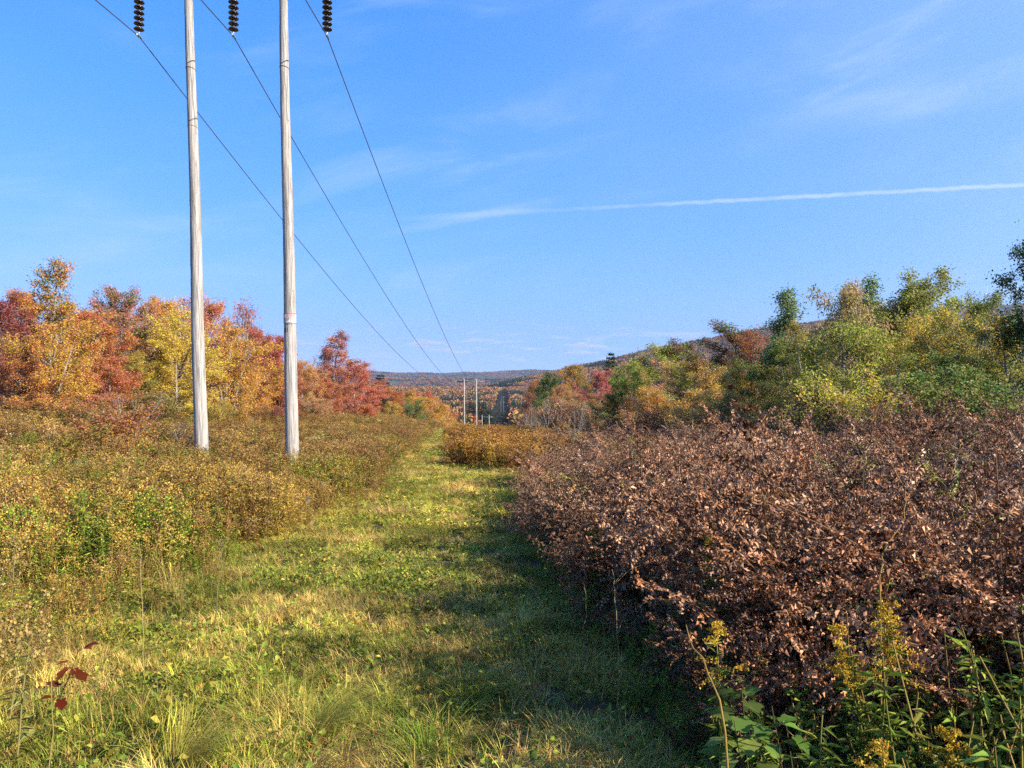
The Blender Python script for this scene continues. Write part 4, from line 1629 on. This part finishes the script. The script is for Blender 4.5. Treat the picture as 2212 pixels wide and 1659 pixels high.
def build_grass():
    rng = np.random.default_rng(5)
    BL = [(.12, .19, .035), (.19, .25, .05), (.24, .24, .06), (.10, .15, .03)]
    T = []
    for k in range(4):
        T.append(tpl_patch(400 + k, .27, 520, (.04, .11), MIXG, (.3, 1.4), 30, BL, 2))
    for k in range(3):
        T.append(tpl_patch(410 + k, .27, 480, (.06, .18), GREEN, (.3, 1.3), 16, BL, 0))
    for k in range(3):
        T.append(tpl_patch(420 + k, .27, 480, (.06, .16), STRAW + [(.34, .33, .10)], (.4, 1.6), 8, BL, 3))
    for k in range(3):
        T.append(tpl_patch(430 + k, .27, 240, (.05, .12), MIXG, (.4, 1.4), 110, BL, 5))
    coll = template_collection('grass_kinds', T, MATS['plant'])
    P = sample(rng, .4, 130, lambda y: max(wedge_l(y), path_l(y) - 2.2 - .02 * y), lambda y: min(wedge_r(y), path_r(y) + 1.6),
               lambda y: 22.0 if y < 8 else max(22.0 * (8 / y) ** 1.2, 1.6), .5)
    X, Y = P.T
    n = len(X)
    pn, pm = fbm(X, Y, 1.1, 71), fbm(X, Y, 2.4, 72)
    lush = fbm(X, Y, 1.5, 75)
    pick = rng.integers(0, 4, n)
    pick = np.where(rng.random(n) < .15 + .5 * smooth(lush, .5, .65), rng.integers(4, 7, n), pick)
    pick = np.where(rng.random(n) < smooth(pn, .40, .58) * .8, rng.integers(7, 10, n), pick)
    pick = np.where(rng.random(n) < .45 * smooth(pm, .45, .62) + .08, rng.integers(10, 13, n), pick)
    far = np.clip(Y / 10.0, 1, 6) ** .6
    s = rng.uniform(.75, 1.2, n) * far * (.75 + .5 * lush)
    br = rng.uniform(.65, 1.3, (n, 1)) * (.50 + 1.0 * vnoise(X, Y, .7, 91))[:, None]
    yel = (smooth(fbm(X, Y, 3.0, 77), .35, .65) * .45 + .45 * smooth(Y, 8, 15))[:, None]
    tint = br * (np.array((1.16, 1.06, .66)) * (1 - yel) + np.array((1.62, 1.30, .76)) * yel)
    scatter('grass', 'mown green and straw coloured grass along the path', 'grass', coll, np.c_[X, Y, ground_h(X, Y)], rand_turn(rng, n, .10),
            np.c_[s, s, s * np.clip(1.15 / far ** .5, .55, 1.2)], pick, tint)


def build_weeds():
    rng = np.random.default_rng(6)
    ol, br_, gd = [(.20, .17, .05), (.26, .20, .06), (.16, .15, .04)], [(.24, .13, .055), (.30, .17, .075), (.17, .09, .045)], [(.40, .27, .06), (.34, .25, .07), (.28, .23, .06)]
    gr = [(.17, .24, .04), (.24, .30, .05), (.13, .19, .035)]
    tanp = [(.36, .24, .11), (.30, .19, .08), (.25, .15, .065)]
    T = []
    for k in range(3):
        T.append(tpl_weed(500 + k, .95, 4, 30, .095, .20, ol + br_, (.30, .19, .09), 'plume', tanp, 70))
    for k in range(3):
        T.append(tpl_weed(510 + k, .85, 5, 26, .08, .22, br_, (.26, .13, .065), 'plume', br_, 50))
    for k in range(3):
        T.append(tpl_weed(520 + k, .90, 4, 34, .100, .18, gd, (.34, .22, .09), 'plume', [(.42, .28, .08), (.36, .23, .06)], 40))
    for k in range(2):
        T.append(tpl_weed(530 + k, .80, 4, 50, .100, .18, gr, (.20, .20, .06), 'plume', gr + [(.50, .38, .06)], 30))
    for k in range(2):
        T.append(tpl_weed(540 + k, .85, 3, 26, .06, .22, ol + br_, (.24, .17, .09), 'aster', [(.40, .31, .19), (.34, .25, .15), (.44, .36, .24)], 45))
    for k in range(2):
        T.append(tpl_grass(550 + k, 26, .45, .95, .0045, .13, STRAW + [(.34, .24, .10)], (.1, .6), 4))
    coll = template_collection('weed_kinds', T, MATS['plant'])

    def dens(y):
        return 22.0 if y < 9 else max(22.0 * (9 / y) ** 1.05, 2.4)
    A = sample(rng, 1.2, 135, lambda y: max(wedge_l(y) - 1, -27 - .03 * y), lambda y: path_l(y) + .25, dens, 1.0)
    B = sample(rng, 21.5, 135, lambda y: path_r(y) - .1, lambda y: np.interp(y, [21, 30, 45, 70, 135], [1.2, 2.2, 4.0, 6.5, 7.0]), dens, 1.0)
    P = np.concatenate([A, B])
    X, Y = P.T
    isB = np.arange(len(X)) >= len(A)
    n = len(X)
    edge = np.where(isB, X - path_r(Y), path_l(Y) - X)
    d = edge + (fbm(X, Y, 1.7, 61) - .5) * 1.7
    hgt = .22 + .78 * smooth(d, -.1, 1.5)
    hgt *= np.where(isB, 1.0, 1 - .45 * (1 - smooth(Y, 4.0, 10.0)))
    hgt *= .62 + .76 * fbm(X, Y, 2.1, 67)
    keep = (d > -.15) & (rng.random(n) < .35 + .65 * smooth(d, .0, .9)) & (rng.random(n) < .35 + 1.1 * fbm(X, Y, 1.1, 66))
    a1, a2, a3 = fbm(X, Y, 3.2, 62), fbm(X, Y, 1.6, 63), fbm(X, Y, 5.0, 64)
    u = rng.random(n)
    fy = smooth(Y, 13, 24)
    wts = np.stack([.30 + .1 * fy + 0 * X, .10 + .65 * smooth(a1, .46, .62) + .22 * fy, .20 + .8 * smooth(a3, .5, .65) * (1 - .4 * fy) + .5 * isB,
                    .06 + (1.6 * smooth(a2, .50, .64) + .45 * (1 - smooth(Y, 4, 9))) * (1 - .75 * fy) * ~isB, .015 + .22 * smooth(fbm(X, Y, 2.2, 65), .62, .70), .12 + .35 * (1 - smooth(Y, 5, 12))], 1)
    wts /= wts.sum(1)[:, None]
    cls = (u[:, None] > np.cumsum(wts, 1)).sum(1).clip(0, 5)
    lo, ct = np.array([0, 3, 6, 9, 11, 13]), np.array([3, 3, 3, 2, 2, 2])
    pick = lo[cls] + (rng.random(n) * ct[cls]).astype(int)
    s = hgt * rng.uniform(.8, 1.2, n) * (.82 + .4 * a1) * np.where(isB & (Y < 48), 1.35, 1.0)
    s *= np.where(Y > 40, 1.0, 1.0)
    wide = np.clip((Y / 14.0), 1, 3.2) ** .75
    br = rng.uniform(.65, 1.4, (n, 1)) * (.62 + .75 * vnoise(X, Y, 1.2, 92))[:, None]
    tint = br * np.where(isB[:, None], np.array((1.20, .98, .60)), np.array((1.10, 1.06, .78)))
    scatter('weeds', 'waist high brown, olive and gold weeds filling the clearing', 'weeds', coll, np.c_[X, Y, ground_h(X, Y)][keep], rand_turn(rng, n, .10)[keep],
            np.c_[s * wide, s * wide, s][keep], pick[keep], tint[keep])
    return coll


def build_ferns():
    rng = np.random.default_rng(7)
    fc = [(.36, .215, .145), (.27, .150, .100), (.42, .270, .185), (.20, .110, .075), (.32, .165, .09)]
    T = [tpl_fern(600 + k, .95 + .05 * (k % 3), 4 + k % 2, fc, 1.0) for k in range(6)]
    coll = template_collection('fern_kinds', T, MATS['dry_fern'])
    P = sample(rng, -2.5, 46, lambda y: path_r(y) - .1, lambda y: min(wedge_r(y) + 1.5, 17), lambda y: 15.0 if y < 9 else max(15.0 * (9 / y) ** .9, 3.5), .5)
    X, Y = P.T
    n = len(X)
    d = X - path_r(Y) + (fbm(X, Y, 1.3, 81) - .5) * 1.0
    # the bank swings right where the golden weeds begin
    lim = np.interp(Y, [18, 22, 28, 36, 46], [0, .7, 1.9, 3.0, 4.2])
    d = d - lim
    hgt = .45 + .65 * smooth(d, .0, .55)
    keep = d > .02
    keep &= ~((Y < 3.1) & (Y > .6) & (X < 3.2) & (rng.random(n) < .55))
    keep &= ~((Y < 1.9) & (X > 1.5))
    hgt = hgt * np.where((Y < 3.2) & (X < 2.4), .80, 1.12) * np.where((Y < 1.8) & (X > 1.9), .6, 1.0)
    keep &= rng.random(n) < .15 + 1.2 * fbm(X, Y, .9, 83)
    s = hgt * rng.uniform(.70, 1.36, n) * (.62 + .8 * fbm(X, Y, 1.6, 82))
    far = np.clip(Y / 14, 1, 3) ** .5
    red = smooth(fbm(X, Y, 1.8, 84), .45, .7)[:, None]
    tint = rng.uniform(.45, 1.5, (n, 1)) * (np.array((.93, .90, .80)) * (1 - red) + np.array((1.0, .84, .66)) * red)
    gr = rng.random(n) < .03
    tint[gr] = tint[gr] * np.array((.75, 1.25, .55))
    scatter('dead_ferns', 'thicket of dead reddish brown bracken ferns beside the path', 'ferns', coll, np.c_[X, Y, ground_h(X, Y)][keep], rand_turn(rng, n, .16)[keep],
            np.c_[s * far, s * far, s][keep], rng.integers(0, 6, n)[keep], tint[keep])


def build_undergrowth(weed_coll):
    """green leafy stems, twigs and fallen leaves low in the near corner of the ferns"""
    rng = np.random.default_rng(8)
    gr = [(.13, .20, .045), (.18, .25, .055), (.10, .16, .035), (.25, .28, .07)]
    T = [tpl_weed(700 + k, .66, 4, 64, .072, .26, gr, (.16, .15, .06), None) for k in range(3)]
    T += [tpl_weed(710 + k, .60, 4, 36, .052, .55, gr + [(.30, .27, .08)], (.14, .09, .05), None) for k in range(2)]
    T += [tpl_weed(720 + k, .7, 5, 3, .03, .4, [(.3, .18, .09)], (.17, .12, .065), None) for k in range(2)]
    coll = template_collection('undergrowth_kinds', T, MATS['plant'])
    A = sample(rng, 1.2, 4.2, lambda y: path_r(y) - .15, lambda y: wedge_r(y) + .5, lambda y: 75.0 if y < 3.1 else 20.0, .5)
    B = sample(rng, 4.2, 26, lambda y: path_r(y) - .25, lambda y: path_r(y) + 1.3, lambda y: 16.0 * (4.2 / y) ** .5, .5)
    P = np.concatenate([A, B])
    X, Y = P.T
    n = len(X)
    u = rng.random(n)
    pick = np.where(u < .5, rng.integers(0, 3, n), np.where(u < .78, rng.integers(3, 5, n), rng.integers(5, 7, n)))
    dd = smooth(X - path_r(Y), -.2, .6)
    s = rng.uniform(.6, 1.2, n) * (.40 + .75 * dd) * np.where(Y > 4.2, .75, 1.12)
    tint = rng.uniform(.75, 1.3, (n, 1)) * np.array((1.35, 1.25, .75))
    scatter('undergrowth', 'low green leafy undergrowth and thin twigs at the edge of the ferns', 'undergrowth', coll, np.c_[X, Y, ground_h(X, Y)], rand_turn(rng, n, .18), np.c_[s, s, s], pick, tint)


build_grass()
WEEDS = build_weeds()
build_ferns()
build_undergrowth(WEEDS)


# ------------------------------------------------------------------ single plants that stand out
def goldenrod(px, py, Y, Hpx, label, bloom=1.0, lean=0.0):
    """green leafy stem with arching yellow plumes; px, py is its tip"""
    tip = at(px, py, Y)
    g = gz(tip.x, Y)
    H = max(.35, tip.z - g)
    rng = np.random.default_rng(int(px * 7 + py))
    root = empty('goldenrod', (tip.x - lean * H, Y, g))
    tag(root, label, 'goldenrod', 'flowering goldenrods among the ferns')
    st = branch(rng, (0, 0, -.03), (lean, rng.normal(0, .05), 1), H * .97, 9, .0, .03)
    st[:, 0] += np.linspace(0, 1, 9) ** 2 * (lean * H - st[-1, 0])
    b = MB()
    b.tube(st, np.linspace(.005, .0022, 9), 5, (.26, .22, .07), .5)
    obj('stem', b.mesh('stem', True), root, MATS['single_plant'])
    b = MB()
    stem_leaves(b, rng, st, 95, .095, .14, [(.24, .29, .045), (.32, .35, .06), (.18, .24, .04)], .2, .93, .1, .002)
    obj('foliage', b.mesh('foliage'), root, MATS['single_plant'])
    if bloom > 0:
        b = MB()
        yl = np.array([(.60, .38, .03), (.52, .30, .03), (.66, .46, .06), (.42, .27, .05)])
        for k in range(int(20 * bloom) + 4):
            t = .74 + .26 * rng.random()
            q = t * 8
            i = min(int(q), 7)
            p = st[i] + (st[i + 1] - st[i]) * (q - i)
            a = rng.random() * 6.283
            br = branch(rng, p, (math.cos(a), math.sin(a), .7), (.025 + .11 * (1 - t) / .26) * rng.uniform(.8, 1.3), 5, -.9, .1)
            m = 48
            s = rng.random(m) * 4
            ii = np.minimum(s.astype(int), 3)
            P = br[ii] + (br[ii + 1] - br[ii]) * (s - ii)[:, None] + rng.normal(0, .0045, (m, 3))
            b.leaves(P, rdir(rng, m, .8), rdir(rng, m, .5), .010, .0065, yl[rng.integers(0, 4, m)], rng.random(m), .2)
        obj('flower_plume', b.mesh('flower_plume'), root, MATS['single_plant'])


def dry_stalk(pts, label, col=(.42, .30, .15), r=.006, twigs=0):
    P = np.array([at(*p) for p in pts])
    g = gz(P[0][0], P[0][1])
    P[0][2] = min(P[0][2], g - .02)
    root = empty('dry_stalk', P[0])
    tag(root, label, 'dry stalk', 'single dry stalks')
    rng = np.random.default_rng(int(pts[0][0]))
    t = np.linspace(0, 1, len(P))
    tt = np.linspace(0, 1, 14)
    Q = np.stack([np.interp(tt, t, P[:, i]) for i in range(3)], 1) - P[0]
    Q[1:-1] += rng.normal(0, .006, (12, 3))
    b = MB()
    b.tube(Q, np.linspace(r, r * .4, 14), 6, col, .5)
    obj('stem', b.mesh('stem', True), root, MATS['single_plant'])
    for k in range(twigs):
        i = rng.integers(5, 13)
        b = MB()
        a = rng.random() * 6.283
        b.tube(branch(rng, Q[i], (math.cos(a), math.sin(a), .6), rng.uniform(.08, .2), 5, .2, .12), np.linspace(r * .5, r * .2, 5), 4, col, .5)
        obj('twig', b.mesh('twig', True), root, MATS['single_plant'])


def big_leaf_plant(name, px, py, Y, n, leaf, cols, label, category, stems=4):
    """sapling with broad toothed leaves, each leaf a piece of its own"""
    tip = at(px, py, Y)
    g = gz(tip.x, Y)
    H = max(.25, tip.z - g)
    rng = np.random.default_rng(int(px + py))
    root = empty(name, (tip.x, Y, g))
    tag(root, label, category)
    sb = MB()
    sts = []
    for k in range(stems):
        a = rng.random() * 6.283
        st = branch(rng, (rng.normal(0, .02), rng.normal(0, .02), -.03), (math.cos(a) * .3, math.sin(a) * .3, 1), H * rng.uniform(.75, 1.0), 7, 0, .06)
        sb.tube(st, np.linspace(.004, .0016, 7), 5, (.12, .09, .04), .5)
        sts.append(st)
    obj('stem', sb.mesh('stem', True), root, MATS['single_plant'])
    # lobed outline
    th = np.linspace(-np.pi, np.pi, 23)
    rad = .5 * (1 + .16 * np.cos(5 * th) + .06 * np.cos(11 * th))
    ox, oy = rad * np.cos(th) * 1.0 + .48, rad * np.sin(th) * .72
    for i in range(n):
        st = sts[rng.integers(0, stems)]
        t = rng.uniform(.4, 1.0)
        q = t * 6
        k = min(int(q), 5)
        p = st[k] + (st[k + 1] - st[k]) * (q - k)
        a = rng.random() * 6.283
        A = np.array((math.cos(a), math.sin(a), rng.normal(-.1, .35)))
        A /= np.linalg.norm(A)
        S = np.cross(A, (0, 0, 1.0))
        S /= np.linalg.norm(S)
        N = np.cross(S, A) + rng.normal(0, .25, 3)
        sz = leaf * rng.uniform(.7, 1.2)
        o_ = p + A * .03
        V = [o_ + A * sz * .48] + [o_ + A * sz * x + S * sz * y + N * sz * (.18 * abs(y) - .18 * x * x) for x, y in zip(ox[:-1], oy[:-1])]
        m = len(V) - 1
        b = MB()
        b.add(V, [(0, 1 + j, 1 + (j + 1) % m) for j in range(m)], cols[rng.integers(0, len(cols))], rng.random())
        b.tube([p, o_], .0016, 3, (.3, .2, .1), .5)
        obj('leaf', b.mesh('leaf', True), root, MATS['single_plant'])


def tuft(px, py, Y, label, cols, n=160, h=.34, spread=.09, bend=(.5, 1.5), toward=None):
    p = at(px, py, Y)
    g = gz(p.x, Y)
    rng = np.random.default_rng(int(px * 3 + py))
    b = MB()
    a = rng.random(n) * 6.283
    if toward is not None:
        a = toward + rng.normal(0, .75, n)
    r = spread * np.sqrt(rng.random(n))
    P = np.c_[np.cos(a) * r, np.sin(a) * r, np.full(n, -.01)]
    D = np.c_[np.cos(a), np.sin(a), np.zeros(n)]
    cols = np.array(cols) * np.array((.95, .80, .55))
    b.blade(P, D, h * rng.uniform(.5, 1.15, n), .0048 * rng.uniform(.7, 1.3, n), rng.uniform(bend[0], bend[1], n), rng, cols[rng.integers(0, len(cols), n)], 5)
    o = obj('grass_tuft', b.mesh('grass_tuft'), None, MATS['single_plant'])
    o.location = (p.x, Y, g)
    tag(o, label, 'grass tuft', 'grass tufts standing out on the path')


def fluff_plant(px, py, Y, label, col, n=260, r=.07):
    tip = at(px, py, Y)
    g = gz(tip.x, Y)
    H = max(.3, tip.z - g)
    rng = np.random.default_rng(int(px + 3 * py))
    root = empty('seeding_aster', (tip.x, Y, g))
    tag(root, label, 'aster', 'asters gone to seed')
    sb, fb = MB(), MB()
    st = branch(rng, (0, 0, -.02), (.05, .02, 1), H * .86, 7, 0, .04)
    sb.tube(st, np.linspace(.005, .003, 7), 5, (.30, .22, .10), .5)
    for k in range(12):
        a = rng.random() * 6.283
        br = branch(rng, st[rng.integers(4, 7)], (math.cos(a) * .9, math.sin(a) * .9, 1), rng.uniform(.1, .22), 5, .2, .08)
        sb.tube(br, .0016, 3, (.30, .22, .10), .5, cap=False)
        m = n // 12
        fb.leaves(br[-1] + rng.normal(0, .016, (m, 3)), rdir(rng, m, .4), rdir(rng, m, .4), .020, .016, np.array(col)[rng.integers(0, len(col), m)], rng.random(m), .3)
    stem_leaves(sb, rng, st, 26, .07, .25, [(.20, .22, .06), (.28, .24, .08)], .2, .9, -.1)
    obj('stem', sb.mesh('stem'), root, MATS['single_plant'])
    obj('seed_head', fb.mesh('seed_head'), root, MATS['single_plant'])


goldenrod(1537, 1112, 4.4, 160, 'tall goldenrod with narrow leaves standing out first along the ferns')
goldenrod(1585, 1185, 4.3, 120, 'short browning goldenrod between two taller ones')
goldenrod(1655, 1165, 4.2, 130, 'goldenrod with two flat yellow heads leaning over the dark gap', 1.0, .08)
goldenrod(1868, 1126, 4.4, 130, 'goldenrod with spreading arching yellow plume amid brown ferns', 1.6, .05)
goldenrod(1893, 1250, 2.75, 300, 'large bright green goldenrod with orange yellow top, nearest of all', 1.3, .02)
goldenrod(1830, 1322, 2.8, 200, 'goldenrod whose yellow spike leans left of the large one', 1.2, -.22)
goldenrod(2095, 1210, 3.6, 120, 'yellow goldenrod spike alone near the picture edge', 1.2)
goldenrod(1940, 1590, 2.05, 100, 'small yellow goldenrod head at the bottom of the picture', .9)
goldenrod(2090, 1560, 2.3, 120, 'goldenrod with ochre heads in the bottom corner', 1.0, .1)
goldenrod(1790, 1500, 2.4, 200, 'flowerless green goldenrod stem low in the corner', 0)
goldenrod(1283, 1092, 6.4, 90, 'single lime green stem against the brown fern bank', 0)
goldenrod(1560, 1330, 2.9, 100, 'short goldenrod with tiny ochre bloom beside the broad leaves', .5)

big_leaf_plant('sapling', 1680, 1395, 2.7, 24, .095, [(.13, .19, .035), (.18, .24, .05), (.10, .15, .03)], 'green sapling with broad lobed leaves in front of the ferns', 'sapling', 2)
big_leaf_plant('sapling', 1760, 1460, 2.4, 18, .08, [(.09, .16, .025), (.13, .20, .035)], 'small dark green broad leaved sapling beside the larger one', 'sapling', 2)
big_leaf_plant('sapling', 78, 1268, 4.1, 9, .075, [(.15, .026, .006), (.10, .018, .006), (.21, .045, .014)], 'small sapling with dark red leaves standing in the grass', 'sapling', 1)
big_leaf_plant('milkweed', 690, 1040, 12.0, 8, .10, [(.50, .32, .17), (.44, .27, .13)], 'dried plant with pale curled leaves among the weeds', 'milkweed', 2)
big_leaf_plant('milkweed', 1620, 905, 14.5, 3, .15, [(.50, .36, .18), (.42, .28, .12)], 'withered plant with a few pale leaves topping the ferns', 'milkweed', 2)
big_leaf_plant('milkweed', 1860, 903, 12.5, 4, .15, [(.54, .40, .22), (.45, .31, .16)], 'withered plant with two large pale leaves above the ferns', 'milkweed', 2)

dry_stalk([(1612, 1700, 2.15), (1560, 1530, 2.3), (1482, 1350, 2.6)], 'long tan cane leaning out of the ferns at the bottom', (.34, .19, .06), .005)
dry_stalk([(1905, 1420, 2.9), (1902, 1260, 2.95), (1908, 1190, 3.0), (1950, 1130, 3.05), (1955, 1060, 3.1)], 'bent tan stalk curling above the large goldenrod', (.36, .21, .08), .004)
dry_stalk([(2125, 1230, 4.0), (2112, 1130, 4.0), (2105, 1060, 4.0)], 'reddish upright stalk in the ferns near the picture edge', (.42, .20, .10), .006, 3)
dry_stalk([(1700, 1010, 9.0), (1692, 930, 9.0), (1688, 880, 9.0)], 'thin reddish stalk rising above the fern tops', (.40, .22, .12), .004, 5)
dry_stalk([(1262, 1420, 5.2), (1265, 1290, 5.3), (1258, 1200, 5.4)], 'grey stem at the dark edge of the fern bank', (.24, .18, .11), .0035, 3)
dry_stalk([(1345, 1400, 4.0), (1330, 1300, 4.1), (1322, 1230, 4.2)], 'pale stem in front of the dark fern hollow', (.30, .22, .13), .0035, 3)
dry_stalk([(100, 1600, 3.3), (112, 1480, 3.35), (128, 1400, 3.4)], 'pale straw stem at the bottom edge left of the path', (.34, .25, .09), .0028, 1)
dry_stalk([(310, 1330, 5.0), (306, 1250, 5.05), (302, 1170, 5.1)], 'thin upright straw stem in the near weeds', (.46, .36, .18), .0025)
dry_stalk([(910, 1400, 5.2), (906, 1330, 5.2), (912, 1260, 5.25)], 'dark thin weed stalk in the middle of the path', (.20, .13, .08), .004, 5)
dry_stalk([(460, 1290, 6.0), (478, 1230, 6.0), (474, 1160, 6.05)], 'grey branching stem at the weed edge', (.24, .17, .11), .005, 5)
dry_stalk([(2060, 1120, 5.5), (2050, 1040, 5.5), (2075, 960, 5.6)], 'long bare stem crossing the brown ferns', (.46, .30, .18), .006, 4)
dry_stalk([(1480, 1080, 8.0), (1470, 1000, 8.0), (1440, 940, 8.1)], 'thin bare stem in the middle of the fern bank', (.44, .28, .18), .007, 4)

tuft(655, 1470, 4.0, 'largest pale green tuft bent over on the path', [(.34, .42, .08), (.28, .36, .07), (.42, .42, .12)], 220, .42, .10, (.7, 1.6), .5)
tuft(925, 1520, 3.75, 'dense fresh green tuft near the shadow edge', [(.15, .28, .04), (.20, .34, .05), (.12, .22, .035)], 200, .30, .11, (.4, 1.2))
tuft(640, 1600, 3.4, 'straw brown tuft below the large pale one', [(.42, .29, .11), (.36, .23, .09), (.46, .36, .16)], 200, .36, .10, (.6, 1.5), -.3)
tuft(370, 1560, 3.55, 'yellow green tuft at the bottom of the path', [(.36, .38, .09), (.30, .34, .07), (.44, .38, .14)], 180, .34, .11, (.6, 1.4), .8)
tuft(560, 1440, 4.2, 'straw and green tuft left of the largest pale one', [(.40, .36, .12), (.30, .34, .08)], 150, .30, .10, (.5, 1.4))
tuft(845, 1060, 15.0, 'bleached straw patch far along the path', [(.62, .50, .28), (.54, .42, .22)], 260, .42, .45, (.5, 1.5))
tuft(720, 1640, 3.2, 'broad mixed tuft at the bottom edge', [(.38, .33, .11), (.26, .31, .07)], 170, .32, .12, (.6, 1.5), -1.0)
tuft(1010, 1400, 4.7, 'small green tuft in the fern shadow', [(.15, .25, .045), (.20, .28, .06)], 120, .24, .09, (.4, 1.2))

PALE = [(.38, .26, .075), (.32, .20, .055), (.42, .31, .11)]
fluff_plant(14, 1300, 4.1, 'cream seeding aster at the picture edge above the red sapling', PALE)
fluff_plant(30, 1375, 3.7, 'cream seeding aster at the picture edge below the red sapling', PALE)
fluff_plant(20, 1165, 6.0, 'tan seeding aster at the edge of the near weeds', PALE)
fluff_plant(250, 1015, 12.5, 'pinkish white seeding aster in the weeds left of the first pole', PALE, 300)
fluff_plant(775, 985, 20.0, 'white seeding aster beside the path past the second pole', PALE, 320)
fluff_plant(700, 975, 21.5, 'white seeding aster right of the second pole base', PALE, 320)


# ------------------------------------------------------------------ air
def build_haze():
    b = MB()
    lo = float(Zg.min()) - 1.0
    b.box((0, 4740, (lo + 560) / 2), (18300, 10200, 560 - lo))
    m, w, out = new_mat('haze')
    pv = w.new('ShaderNodeVolumePrincipled')
    pv.inputs['Color'].default_value = (.74, .86, 1.0, 1)
    pv.inputs['Density'].default_value = 6.5e-5
    pv.inputs['Anisotropy'].default_value = .5
    w.link(pv.outputs[0], out.inputs['Volume'])
    o = obj('haze', b.mesh('haze'), None, m)
    tag(o, 'thin blue haze over the far hills', 'haze', kind='stuff')


build_haze()
